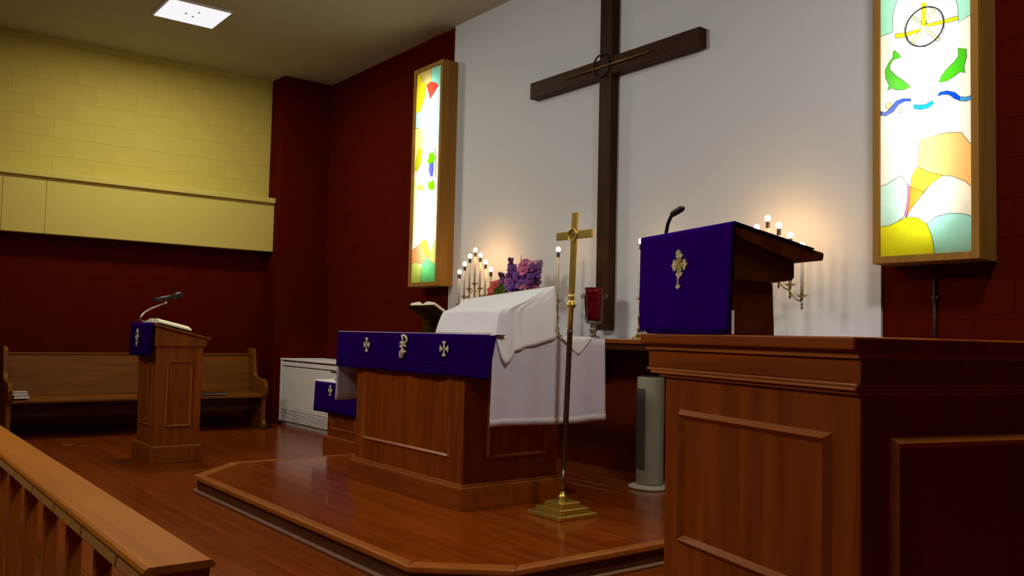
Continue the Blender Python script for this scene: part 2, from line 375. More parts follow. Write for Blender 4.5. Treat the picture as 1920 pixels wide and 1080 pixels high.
RIGHT_PANES=[
('teal_pane',(0.35, 0.8, 0.62),[(-0.004,1.234),(-0.004,2.413),(0.259,2.312),(0.257,1.493),(0.169,1.5),(0.108,1.444),(0.074,1.334),(0.074,1.244)]),
('teal_pane',(0.35, 0.8, 0.68),[(0.259,2.312),(0.511,2.219),(0.506,1.227),(0.431,1.2),(0.428,1.291),(0.399,1.385),(0.343,1.454),(0.257,1.493)]),
('wheel_pane',(0.9, 0.9, 0.88),[(0.359,1.197),(0.351,1.158),(0.327,1.129),(0.292,1.114),(0.25,1.116),(0.208,1.135),(0.172,1.169),(0.147,1.211),(0.138,1.257),(0.147,1.297),(0.172,1.327),(0.208,1.341),(0.251,1.337),(0.293,1.316),(0.328,1.283),(0.351,1.241)]),
('yellow_pane',(0.6, 0.62, 0.01),[(0.236,1.362),(0.263,1.354),(0.259,1.224),(0.236,1.23)]),
('yellow_pane',(0.55, 0.62, 0.01),[(0.265,1.237),(0.356,1.235),(0.428,1.235),(0.434,1.214),(0.356,1.215),(0.265,1.22)]),
('yellow_pane',(0.55, 0.62, 0.01),[(0.087,1.229),(0.153,1.22),(0.233,1.222),(0.233,1.208),(0.153,1.196),(0.09,1.204)]),
('wheel_pane',(0.55, 0.55, 0.25),[(0.233,1.225),(0.251,1.212),(0.189,1.137),(0.171,1.154)]),
('wheel_pane',(0.55, 0.55, 0.25),[(0.262,1.217),(0.336,1.14),(0.322,1.127),(0.254,1.205)]),
('wheel_pane',(0.5, 0.52, 0.25),[(0.262,1.235),(0.311,1.302),(0.294,1.313),(0.262,1.252)]),
('wheel_pane',(0.55, 0.55, 0.25),[(0.236,1.242),(0.171,1.301),(0.183,1.309),(0.236,1.259)]),
('yellow_pane',(0.95, 0.98, 0.02),[(-0.003,-0),(-0.003,0.168),(0.056,0.172),(0.107,0.191),(0.152,0.21),(0.211,0.202),(0.263,0.163),(0.285,0.105),(0.299,0.047),(0.302,-0.003)]),
('aqua_pane',(0.4, 0.85, 0.75),[(0.302,-0.003),(0.299,0.047),(0.285,0.105),(0.263,0.163),(0.311,0.198),(0.38,0.208),(0.44,0.202),(0.475,0.191),(0.501,0.178),(0.5,-0.001)]),
('white_pane',(0.95, 0.95, 0.8),[(0.152,0.21),(0.211,0.202),(0.263,0.163),(0.311,0.198),(0.38,0.208),(0.44,0.202),(0.475,0.191),(0.501,0.178),(0.502,0.327),(0.462,0.365),(0.395,0.401),(0.348,0.41),(0.283,0.373),(0.226,0.309),(0.167,0.243)]),
('yellow_pane',(0.9, 0.7, 0.04),[(0.211,0.474),(0.269,0.44),(0.348,0.41),(0.283,0.373),(0.246,0.335),(0.173,0.372),(0.182,0.429)]),
('orange_pane',(0.85, 0.28, 0.03),[(0.173,0.372),(0.246,0.335),(0.226,0.309),(0.167,0.243),(0.152,0.21),(0.164,0.272)]),
('pink_pane',(0.85, 0.2, 0.35),[(0.152,0.21),(0.164,0.272),(0.173,0.372),(0.158,0.389),(0.158,0.302),(0.14,0.217)]),
('aqua_pane',(0.6, 0.95, 0.88),[(-0.003,0.168),(-0.003,0.397),(0.031,0.398),(0.092,0.426),(0.123,0.437),(0.158,0.389),(0.158,0.302),(0.14,0.217),(0.107,0.191),(0.056,0.172)]),
('peach_pane',(0.9, 0.5, 0.18),[(0.226,0.616),(0.326,0.63),(0.382,0.632),(0.444,0.621),(0.463,0.591),(0.482,0.563),(0.503,0.548),(0.502,0.327),(0.462,0.365),(0.395,0.401),(0.348,0.41),(0.269,0.44),(0.211,0.474)]),
('green_fish_pane',(0.05, 0.42, 0.008),[(0.087,1.136),(0.123,1.092),(0.099,1.089),(0.077,1.088),(0.062,1.068),(0.056,1.039),(0.093,0.995),(0.138,0.955),(0.177,0.915),(0.144,0.907),(0.093,0.915),(0.068,0.932),(0.043,0.919),(0.053,0.95),(0.031,1),(0.031,1.039),(0.053,1.079),(0.074,1.1),(0.077,1.133)]),
('green_fish_pane',(0.05, 0.42, 0.012),[(0.427,1.066),(0.471,1.05),(0.473,1.013),(0.459,0.96),(0.465,0.926),(0.438,0.938),(0.41,0.921),(0.369,0.905),(0.327,0.906),(0.341,0.937),(0.369,0.967),(0.411,1),(0.43,1.023)]),
('blue_wave_pane',(0.0, 0.055, 0.55),[(-0.003,0.794),(0.031,0.782),(0.077,0.797),(0.108,0.832),(0.144,0.843),(0.177,0.836),(0.177,0.851),(0.129,0.86),(0.093,0.853),(0.062,0.82),(0.031,0.802),(-0.003,0.815)]),
('blue_wave_pane',(0.0, 0.22, 0.55),[(0.191,0.795),(0.227,0.78),(0.27,0.78),(0.304,0.802),(0.293,0.816),(0.256,0.803),(0.218,0.808),(0.191,0.816)]),
('blue_wave_pane',(0.0, 0.055, 0.55),[(0.321,0.836),(0.355,0.837),(0.383,0.829),(0.41,0.803),(0.437,0.787),(0.437,0.809),(0.41,0.837),(0.369,0.854),(0.333,0.853)]),
('blue_wave_pane',(0.05, 0.3, 0.7),[(0.437,0.787),(0.469,0.778),(0.499,0.783),(0.499,0.805),(0.469,0.8),(0.437,0.809)]),
('yellow_pane',(1, 0.9, 0.3),[(0.034,0.85),(0.056,0.854),(0.074,0.833),(0.056,0.819),(0.037,0.825)]),
('yellow_pane',(1, 0.95, 0.5),[(0.108,0.803),(0.129,0.802),(0.135,0.783),(0.114,0.784)]),
]
# ================================================================ WALL PIECES
# --- big dark wooden cross
t = thing('wall_cross', 'large dark wooden cross hung on the white wall behind the altar', 'cross', (-4.868, 4.70, 1.155))
o0 = t.location
MB(o0).box(-4.935, -4.801, 4.62, 4.698, 1.155, 4.05).build('upright', CROSSW, t, bevel=.004)
MB(o0).box(-5.80, -3.938, 4.622, 4.696, 3.122, 3.262).build('crossarm', wood('dark_cross_wood_along', (.028, .0095, .003), (.054, .021, .007), 'X', .5, spec=.1), t, bevel=.005)
MB(o0).tube([(-5.33, 4.605, 3.195), (-4.40, 4.605, 3.195)], .005, 8).build('metal_rod', BRASSD, t, smooth=True)
for dx in (-.21, .21):
    MB(o0).tube([(-4.868+dx, 4.605, 3.195), (-4.868+dx, 4.625, 3.195)], .006, 8).build('rod_bracket', BRASSD, t)
rp = [(-4.905+.088*math.cos(a), 4.607, 3.205+.088*math.sin(a)) for a in [2*PI*k/32 for k in range(33)]]
MB(o0).tube(rp, .007, 8, False).build('ring', plain('dark_iron', (.02, .017, .012), .45, .6), t, smooth=True)

# --- backlit stained-glass boxes
def clip(p, wd, ht): return (min(max(p[0], 0), wd), min(max(p[1], 0), ht))
def light_box(label, x0, z0, wd, ht, panes, base_cols, extra_lead):
    t = thing('stained_glass_light_box', label, 'light box', (x0, YB, z0), group='stained glass light boxes')
    F = -.20; G = -.185; m = .036                       # local y: front of the frame, glass
    # case: sides, top, bottom, back, one hollow body
    c = MB()
    c.box(-m, -m+.02, F+.02, -.008, -m, ht+m).box(wd+m-.02, wd+m, F+.02, -.008, -m, ht+m)
    c.box(-m+.02, wd+m-.02, F+.02, -.008, -m, -m+.02).box(-m+.02, wd+m-.02, F+.02, -.008, ht+m-.02, ht+m)
    c.build('case', FRAMEW, t)
    MB().box(-m+.02, wd+m-.02, -.02, -.008, -m+.02, ht+m-.02).build('back_board', BOXIN, t)
    for a in ((-m, .004, -m, ht+m), (wd-.004, wd+m, -m, ht+m)):
        MB().box(a[0], a[1], F, F+.02, a[2], a[3]).build('frame_stile', FRAMEW, t, bevel=.003)
    for a in ((-m, .004), (ht-.004, ht+m)):
        MB().box(.004, wd-.004, F, F+.02, a[0], a[1]).build('frame_rail', FRAMEW, t, bevel=.003)
    MB().tube([(wd/2, -.065, .16), (wd/2, -.065, ht-.12)], .016, 10).build('lamp_tube', TUBE, t, smooth=True)
    for zz in (.13, ht-.11): MB().box(wd/2-.025, wd/2+.025, -.085, -.02, zz-.015, zz+.015).build('tube_holder', BOXIN, t)
    # planar partition: later polygons win
    polys = [('white_pane', base_cols, [(0, 0), (wd, 0), (wd, ht), (0, ht)])]
    for n, col, pts in panes:
        q = []
        for p in pts:
            p = clip(p, wd, ht)
            if not q or (abs(p[0]-q[-1][0])+abs(p[1]-q[-1][1])) > .003: q.append(p)
        ar = sum(q[i][0]*q[(i+1) % len(q)][1]-q[(i+1) % len(q)][0]*q[i][1] for i in range(len(q)))
        if ar < 0: q.reverse()
        polys.append((n, col, q))
    vs = []; fs = []
    for _, _, q in polys:
        fs.append(list(range(len(vs), len(vs)+len(q)))); vs += [Vector(p) for p in q]
    V, E, T, _, _, OF = delaunay_2d_cdt(vs, [], fs, 0, 1e-5)
    byp = {}
    for f, of in zip(T, OF):
        if of: byp.setdefault(max(of), []).append(f)
    for k, tris in sorted(byp.items()):
        idx = {}; pv = []; pf_ = []
        for f in tris:
            for i in f:
                if i not in idx: idx[i] = len(pv); pv.append((V[i].x, G, V[i].y))
            pf_.append(tuple(idx[i] for i in f))
        MB().add(pv, pf_).build('glass_pane' if k else 'clear_pane', stained(polys[k][0], polys[k][1]), t)
    for _, _, q in polys[1:]:
        ld = MB(); run = []; runs = []
        for i in range(len(q)+1):
            a, b = q[i % len(q)], q[(i+1) % len(q)]
            edge = (a[0] in (0, wd) and a[0] == b[0]) or (a[1] in (0, ht) and a[1] == b[1])
            if i == len(q) or edge:
                if len(run) > 1: runs.append(run)
                run = []
            else: run = (run or [a])+[b]
        for run in runs: MB().tube([(p[0], G-.001, p[1]) for p in run], .0016, 4).build('lead_came', LEAD, t)
    for pts, r in extra_lead: MB().tube([(p[0], G-.001, p[1]) for p in pts], r, 6).build('lead_came', LEAD, t)
    return t
LEADL = [([(.315, 1.30), (.385, 1.29), (.40, 1.22), (.40, 1.02)], .003)]
LEADR = [([(.251+.105*math.cos(a), 1.226+.105*math.sin(a)) for a in [2*PI*k/24 for k in range(25)]], .0045)]
tl = light_box('narrow stained glass light box with a red wedge pane and grapes on the red wall', -7.528, 1.595, .463, 2.12, LEFT_PANES, (.95, .97, .82), LEADL)
tr = light_box('tall stained glass light box with green fish above a blue wave line', -2.569, 1.575, .5, 2.12, RIGHT_PANES, (.95, .97, .90), LEADR)
t = thing('power_conduit', 'thin dark conduit running down the red wall under the fish light box', 'conduit', (-2.352, YB-.012, .9))
MB().tube([(0, 0, 0), (0, 0, .62)], .010, 8).build('pipe', plain('dark_red_conduit', (.02, .004, .003), .6), t, smooth=True)
for zz in (.05, .45): MB().box(-.018, .018, -.004, .010, zz, zz+.02).build('clip', plain('dark_red_conduit', (.02, .004, .003), .6), t)

# --- ceiling light panel
t = thing('ceiling_light', 'square white lit ceiling panel near the yellow wall', 'ceiling light', (-8.45, 2.57, ZC-.001))
MB().box(-.285, .285, -.295, .295, -.022, 0).build('housing', plain('light_housing', (.55, .52, .45), .6), t, bevel=.003)
MB().box(-.27, .27, -.28, .28, -.027, -.0225).build('diffuser', PANEL, t)
for dx, dy in ((-.05, .02), (.0, -.06), (.10, .03)):
    MB().lathe([(.012, -.031), (.012, -.0275)], (dx, dy, 0), 10).build('screw_cap', LENS, t)

# --- retable shelf under the white wall
t = thing('retable_shelf', 'long wooden wall shelf behind the altar under the white wall', 'shelf', (-4.88, YB-.002, 0))
o0 = t.location
MB(o0).box(-7.08, -2.68, 4.27, 4.717, 1.062, 1.092).build('shelf_board', CHERRYX, t, bevel=.004)
MB(o0).box(-7.06, -2.70, 4.29, 4.33, 1.018, 1.061).build('apron', DESKW, t, bevel=.004)
for xx in (-7.0, -5.9, -4.9, -3.9, -2.8):
    MB(o0).prism([(4.33, 1.061), (4.717, 1.061), (4.717, .78), (4.66, .78), (4.36, 1.0)], xx-.02, xx+.02, 'X').build('bracket', DESKW, t)
ZS = 1.092
tag(MB().box(-7.05, -2.70, 4.29, 4.69, ZS+.0005, ZS+.003).build('shelf_runner', LINEN), 'thin white cloth laid along the wooden wall shelf', 'cloth')
ZS += .003

# --- candelabra and single candlesticks
def candle_part(root, x, y, zb, ztip, leaf=True):
    """bobeche + candle tube with dark socket and lit bulb"""
    b = MB().lathe([(.004, -.03), (.010, -.018), (.007, -.008), (.026, .0), (.031, .006), (.012, .007), (.012, .016)], (x, y, zb), 12)
    for k in range(6):
        a = 2*PI*k/6
        b.add([(x+.02*math.cos(a-.3), y+.02*math.sin(a-.3), zb+.002), (x+.052*math.cos(a), y+.052*math.sin(a), zb+.016), (x+.02*math.cos(a+.3), y+.02*math.sin(a+.3), zb+.002)], [(0, 1, 2)])
    b.build('bobeche', BRASSD, root, smooth=True)
    c = MB().lathe([(.0105, .010), (.0105, ztip-zb-.078)], (x, y, zb), 14).build('candle', CANDLE, root, smooth=True)
    MB().lathe([(.0115, ztip-zb-.078), (.0125, ztip-zb-.072), (.0125, ztip-zb-.040), (.010, ztip-zb-.036)], (x, y, zb), 12).build('socket', SOCKET, c, smooth=True)
    MB().lathe([(.008, -.037), (.0145, -.030), (.0175, -.020), (.016, -.009), (.010, -.001), (.001, .003)], (x, y, ztip), 12).build('bulb', BULB, c, smooth=True)
TIP = [1.865, 1.815, 1.750, 1.682]
def candelabrum(x, label):
    t = thing('candelabrum', label, 'candelabrum', (x, 4.46, ZS), group='seven branched candelabra')
    MB().lathe([(.085, 0), (.088, .008), (.07, .018), (.035, .03), (.02, .05)], n=24).build('foot', BRASSD, t, smooth=True)
    MB().lathe([(.012, .045), (.012, .10), (.022, .13), (.012, .16), (.011, .24), (.02, .27), (.012, .30), (.009, .43)], n=14).build('stem', BRASSD, t, smooth=True)
    for k in range(-3, 4):
        a = abs(k); zt = TIP[a]-ZS; zb = zt-(.315 if a else .32)
        if k:
            zi = TIP[a-1]-ZS-(.315 if a > 1 else .32)
            MB().tube([(.08*(k-math.copysign(1, k)), 0, zi-.045), (.08*(k-math.copysign(.5, k)), 0, (zi+zb)/2-.048), (.08*k, 0, zb-.034)], .0042, 8).build('arm', BRASSD, t, smooth=True)
            MB().lathe([(.001, -.085), (.006, -.076), (.010, -.066), (.005, -.058), (.009, -.048), (.004, -.034), (.004, -.028)], (.08*k, 0, zb), 10).build('finial', STEEL if a == 3 else BRASSD, t, smooth=True)
        candle_part(t, .08*k, 0, zb, zt)
    return t
candelabrum(-6.322, 'seven branched brass candelabrum with lit candles beside the purple flowers')
candelabrum(-3.250, 'seven branched brass candelabrum with lit candles behind the purple draped reading desk')
def candlestick(x, label):
    t = thing('candlestick', label, 'candlestick', (x, 4.46, ZS), group='single candlesticks')
    MB().lathe([(.055, 0), (.055, .01), (.03, .022), (.016, .05), (.022, .065), (.012, .085), (.014, .14), (.018, .15), (.010, .17), (.009, .25), (.016, .27)], n=18).build('holder', BRASSD, t, smooth=True)
    candle_part(t, 0, 0, 1.375-ZS, 1.80-ZS)
    return t
candlestick(-5.197, 'single lit candle on a stick between the flowers and the brass cross')
candlestick(-4.306, 'single lit candle on a brass stick beside the purple draped reading desk')

# --- sanctuary lamp
t = thing('sanctuary_lamp', 'red glass sanctuary lamp in a scrolled metal holder on the shelf', 'lamp', (-4.77, 4.45, ZS))
MB().lathe([(.05, 0), (.05, .008), (.025, .018), (.02, .04), (.032, .055), (.02, .07), (.024, .10), (.06, .112), (.064, .12), (.0, .122)], n=20).build('stem', IRON, t, smooth=True)
gz = MB().lathe([(.035, .124), (.05, .13), (.062, .17), (.070, .25), (.070, .30), (.064, .335), (.072, .372), (.068, .372), (.060, .335), (.066, .30), (.066, .25), (.058, .172), (.046, .134), (.001, .13)], n=24)
gz.build('glass', RUBY, t, smooth=True)
MB().lathe([(.024, .135), (.024, .215), (.004, .218)], n=12).build('votive_candle', plain('red_votive', (.4, .02, .05), .5), t, smooth=True)
for k in range(4):
    a = PI/4*0+PI/2*k+.15; ca, sa = math.cos(a), math.sin(a)
    pts = [(.055, .115), (.078, .135), (.076, .20), (.080, .27), (.088, .31), (.102, .327), (.118, .318), (.122, .302), (.112, .293), (.105, .302)]
    MB().tube([(r*ca, r*sa, z) for r, z in pts], .0042, 8).build('scroll_arm', IRON, t, smooth=True)

# --- flower arrangement
t = thing('flower_arrangement', 'bowl of purple and pink flowers with green leaves behind the white pall', 'flowers', (-5.67, 4.44, ZS))
MB().lathe([(.05, 0), (.09, .02), (.13, .10), (.14, .17), (.13, .17), (.118, .10), (.08, .03), (.001, .025)], n=20).build('bowl', VASE, t, smooth=True)
MB().lathe([(.118, .10), (.128, .165), (.001, .185)], n=16).build('moss', LEAFD, t, smooth=True)
def bloom(c, r, mat, n=6, rings=3, name='flower'):
    b = MB(); nrm = Vector((.55+random.uniform(-.6, .6), -.6+random.uniform(-.4, .5), .3+random.uniform(-.5, .6))).normalized()
    u = nrm.cross(Vector((.1, 0, 1))).normalized(); v = nrm.cross(u)
    for ring in range(rings):
        for k in range(n):
            a = 2*PI*k/n+ring*.5+random.random()*.5; rr = r*(1-.24*ring)*random.uniform(.7, 1.2)
            d = (u*math.cos(a)+v*math.sin(a)+nrm*(.1+.5*ring+random.uniform(-.2, .2))).normalized(); sd = nrm.cross(d).normalized()
            p0 = Vector(c); p1 = p0+d*rr*.55+nrm*.010; p2 = p0+d*rr
            b.add([p0, p1+sd*rr*.40, p2+sd*rr*.10, p2-sd*rr*.10, p1-sd*rr*.40], [(0, 1, 2, 3, 4)])
    return b.build(name, mat, t)
def stem(a, b, name='flower_stem'):
    m_ = (Vector(a)+Vector(b))/2+Vector((0, 0, .03)); MB().tube([a, m_, b], .004, 6).build(name, LEAFD, t)
def spike(base, tip, mat, r, n):
    base = Vector(base); tip = Vector(tip); stem((base.x*.3, base.y*.3, .17), tip); n += 3
    b = MB()
    for k in range(n):
        q = k/(n-1); p = base.lerp(tip, q); rr = r*(1-.5*q)*random.uniform(.8, 1.15); a = k*2.4
        for s_ in range(5):
            aa = a+s_*1.257; d = Vector((math.cos(aa), math.sin(aa)*.8, random.uniform(-.3, .5))).normalized(); sd = d.cross(Vector((.8, -.6, .1))).normalized()
            b.add([p, p+d*rr*.5+sd*rr*.42, p+d*rr, p+d*rr*.5-sd*rr*.42], [(0, 1, 2, 3)])
    b.build('flower_spike', mat, t)
DKP = plain('dark_plum_bloom', (.12, .02, .13), .6, var=.3, scale=40)
spike((-.13, 0, .38), (-.215, -.02, .52), DKP, .06, 9)
spike((-.07, .0, .45), (-.10, -.01, .64), DKP, .055, 10)
spike((.02, .02, .45), (.07, .02, .60), PLUM, .06, 9)
spike((.20, .0, .38), (.27, .0, .60), plain('mauve_grey_bloom', (.22, .13, .26), .6, var=.3, scale=40), .07, 10)
spike((.14, .02, .42), (.16, .02, .60), PINK, .07, 9)
for c, r, mt in (((-.02, -.06, .50), .055, PLUM), ((.04, -.07, .535), .06, PLUM), ((.09, -.07, .41), .065, PLUM), ((-.10, -.06, .43), .055, PLUM), ((.06, -.05, .47), .055, PINK), ((.17, -.06, .53), .065, PINK),
                 ((.12, -.06, .56), .05, PINK), ((.12, -.08, .47), .055, PLUM), ((.22, -.06, .45), .06, PLUM), ((.19, -.09, .39), .055, PINK), ((-.04, -.07, .43), .05, PINK), ((.24, -.03, .55), .055, PLUM), ((.02, -.09, .42), .06, PLUM),
                 ((-.06, -.05, .49), .045, DKP), ((.26, -.04, .38), .05, PINK), ((.15, -.09, .42), .055, PLUM), ((-.14, -.05, .40), .05, PLUM), ((.0, -.05, .46), .05, PLUM), ((.20, -.05, .50), .05, PLUM), ((.06, -.09, .385), .05, PLUM),
                 ((.24, -.07, .41), .05, DKP), ((.09, -.05, .51), .05, PLUM), ((.15, -.05, .60), .045, PINK), ((.27, -.02, .49), .05, PLUM)):
    stem((c[0]*.3, c[1]*.5, .17), c); bloom(c, r, mt)
for c, r in (((-.255, -.05, .34), .085), ((-.22, -.06, .41), .08), ((-.20, -.03, .35), .07)):
    stem((c[0]*.4, 0, .17), c); bloom(c, r, CORAL, 7, 4)
def leaf(a, b, wd, mat):
    a = Vector(a); b = Vector(b); d = b-a; sd = d.cross(Vector((0, .6, 1))).normalized()*wd; up = Vector((0, -.01, .025))
    MB().add([a, a+d*.35+sd, a+d*.75+sd*.7, b, a+d*.75-sd*.7, a+d*.35-sd, a+d*.5+up], [(0, 1, 6), (1, 2, 6), (2, 3, 6), (3, 4, 6), (4, 5, 6), (5, 0, 6)]).build('leaf', mat, t)
for a, b, wd, mt in (((-.19, -.10, .335), (-.04, -.15, .405), .032, LEAF), ((-.15, -.11, .32), (.03, -.16, .375), .035, LEAF), ((-.12, -.11, .35), (.0, -.15, .43), .025, LEAF), ((-.05, -.05, .2), (-.22, -.12, .30), .05, LEAF), ((0, -.05, .22), (-.12, -.14, .38), .05, LEAF), ((0, -.06, .2), (.0, -.16, .36), .06, LEAF), ((.02, -.05, .24), (-.16, -.10, .36), .045, LEAF),
                     ((.05, -.04, .2), (.10, -.15, .36), .05, LEAFD), ((.08, -.04, .2), (.22, -.12, .36), .05, LEAFD), ((.05, 0, .2), (.28, -.05, .42), .04, LEAFD), ((.03, 0, .3), (.03, 0, .69), .012, LEAFD), ((.1, 0, .3), (.285, .0, .63), .012, LEAFD)):
    leaf(a, b, wd, mt)
# ================================================================ ALTAR
AX, AY = -4.763, 3.25
t = thing('altar', 'panelled wooden altar table draped in purple and white on the platform', 'altar', (AX, 3.2, ZP))
o0 = t.location
MB(o0).box(-5.405, -4.118, 2.853, 3.56, ZP+.002, 1.045).build('body', CHERRY, t, bevel=.004)
MB(o0).box(-5.437, -4.087, 2.822, 3.59, ZP, ZP+.118).build('base', CHERRYX, t, bevel=.003)
bm_ = MB(o0)
for k, (ov, za, zb) in enumerate(((.024, ZP+.1185, ZP+.130), (.013, ZP+.1305, ZP+.144))):
    bm_.box(-5.405-ov, -4.118+ov, 2.853-ov, 3.56+ov, za, zb)
bm_.build('base_moulding', MOULD, t, bevel=.003)
MB(o0).frame(-5.30, -4.245, .385, .93, .022, 2.838, 2.8535).build('front_panel_moulding', MOULD, t)
sidef = MB().frame(3.02, 3.47, .385, .93, .022, 0, .0155)
rotate_frame(sidef, lambda v: Vector((-4.103-v.y, v.x, v.z))-Vector(o0)).build('side_panel_moulding', MOULD, t)
MB(o0).box(-5.655, -3.832, 2.834, 3.66, 1.046, 1.094).build('table_slab', CHERRYX, t, bevel=.004)

# white fair linen over the slab, hanging at both ends
def altar_cloth():
    zt = 1.0965; rows = []
    xl, xr = -5.660, -3.826
    prof = []
    for k in range(13): prof.append((xl-.002, zt-.006-.475*(1-k/12), (1-k/12)))
    for k in range(1, 20): prof.append((xl+(xr-xl)*k/20, zt, 0))
    for k in range(13): prof.append((xr+.002, zt-.006-.488*k/12, k/12))
    ys = [2.832+.832*j/40 for j in range(41)]
    for yy in ys:
        r = []
        for (x, z, hang) in prof:
            f = (math.sin(yy*17)*.6+math.sin(yy*31+1)*.4)*.012*hang**.7
            sgn = 1 if x > AX else -1
            e = .018*hang*(1 if yy > 3.25 else -1)*abs(yy-3.25)/.41
            r.append((x+sgn*(f+.002*hang), yy+e*.7, z+.004*math.sin(yy*9)*hang))
        rows.append(r)
    return rows
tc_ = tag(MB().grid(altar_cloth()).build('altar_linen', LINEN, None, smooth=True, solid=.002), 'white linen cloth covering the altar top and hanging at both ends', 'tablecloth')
tc_['label'] = 'white linen altar cloth hanging straight down both altar ends'

rr = altar_cloth(); nc = len(rr[0])
for nm, idx, sg in (('hem_band', (0, 1), -1), ('hem_band', (nc-2, nc-1), 1)):
    MB().grid([[(r[i][0]+sg*.0028, r[i][1], r[i][2]) for i in idx] for r in rr]).build(nm, plain('linen_hem', (.60, .55, .60), .85, scale=40, var=.15, spec=.1), tc_, smooth=True, solid=.0012)
# purple frontal
def frontal_rows():
    rows = []
    for i in range(15):
        q = i/14; r = []
        for j in range(61):
            u = j/60; x = -5.652+1.852*u+.055*0
            x = -5.652+(1.852-.055*q*.9)*u
            y = 2.820-.012*q*(.5+.5*math.sin(u*21))-.004*math.sin(u*47)*q
            if u > .97: y += (u-.97)*.5
            r.append((x, y, 1.0985-.24*q-.003*math.sin(u*13)*q))
        rows.append(r)
    top = [(p[0], 2.90, 1.1005) for p in rows[0]]; mid = [(p[0], 2.828, 1.1005) for p in rows[0]]
    return [top, mid]+rows
fr = tag(MB().grid(frontal_rows()).build('altar_frontal', PURPLE, None, smooth=True, solid=.003), 'wide purple frontal with two crosses and a monogram over the altar front', 'altar cloth')
hem = [[(-5.651+(1.80)*j/60, 2.8165-.012*q*(.5+.5*math.sin(j/60*21))-.004*math.sin(j/60*47)*q, 1.0985-.24*q-.003*math.sin(j/60*13)*q) for j in range(61)] for q in (.70, .72)]
MB().grid(hem).build('hem_band', PURPLE2, fr, smooth=True, solid=.0015)
MB().grid([[(-5.652+1.852*j/40, 2.8245, z) for j in range(41)] for z in (1.097, 1.1035)]).build('lace_edge', PALL, fr, solid=.002)
def flared_cross(cx, cz, h, wd, y, name, parent, mat):
    """cross with arms that flare into forked tips"""
    b = MB(); a = .010
    def arm(L, ang):
        pts = [(-a*.7, 0), (a*.7, 0), (a*.6, L*.55), (a*2.1, L*.86), (a*.9, L*.92), (0, L), (-a*.9, L*.92), (-a*2.1, L*.86), (-a*.6, L*.55)]
        c, s = math.cos(ang), math.sin(ang)
        q = [(cx+p[0]*c-p[1]*s, cz+p[0]*s+p[1]*c) for p in pts]
        b.prism(q, y-.003, y+.001, 'Y')
    arm(h*.5, 0); arm(h*.5, PI); arm(wd*.5, PI/2); arm(wd*.5, -PI/2)
    return b.build(name, mat, parent)
flared_cross(-5.20, 1.017, .098, .080, 2.806, 'cross_emblem', fr, EMB)
flared_cross(-4.267, 1.014, .092, .092, 2.806, 'cross_emblem', fr, EMB)
ch = MB(); yc = 2.805
def stroke(pts, r=.0075): ch.tube([(p[0], yc, p[1]) for p in pts], r, 6)
x0 = -4.728
stroke([(x0-.018, 1.086), (x0-.005, 1.06), (x0-.008, 1.02), (x0-.012, .985), (x0-.018, .95)])
stroke([(x0-.01, 1.085), (x0+.02, 1.083), (x0+.042, 1.066), (x0+.036, 1.045), (x0+.008, 1.035), (x0-.008, 1.034)])
stroke([(x0-.035, 1.035), (x0-.02, 1.042), (x0+.002, 1.028), (x0+.03, 1.018)])
stroke([(x0-.035, 1.018), (x0-.01, 1.012), (x0+.004, .995), (x0-.006, .975)])
stroke([(x0-.038, .975), (x0-.022, .99), (x0-.004, .984), (x0+.006, .966), (x0+.012, .985), (x0+.03, .985)])
stroke([(x0-.034, .95), (x0-.036, .965), (x0-.03, .978)]); stroke([(x0-.036, .948), (x0-.004, .952)], .006)
ch.build('monogram_emblem', EMB, fr, smooth=True)

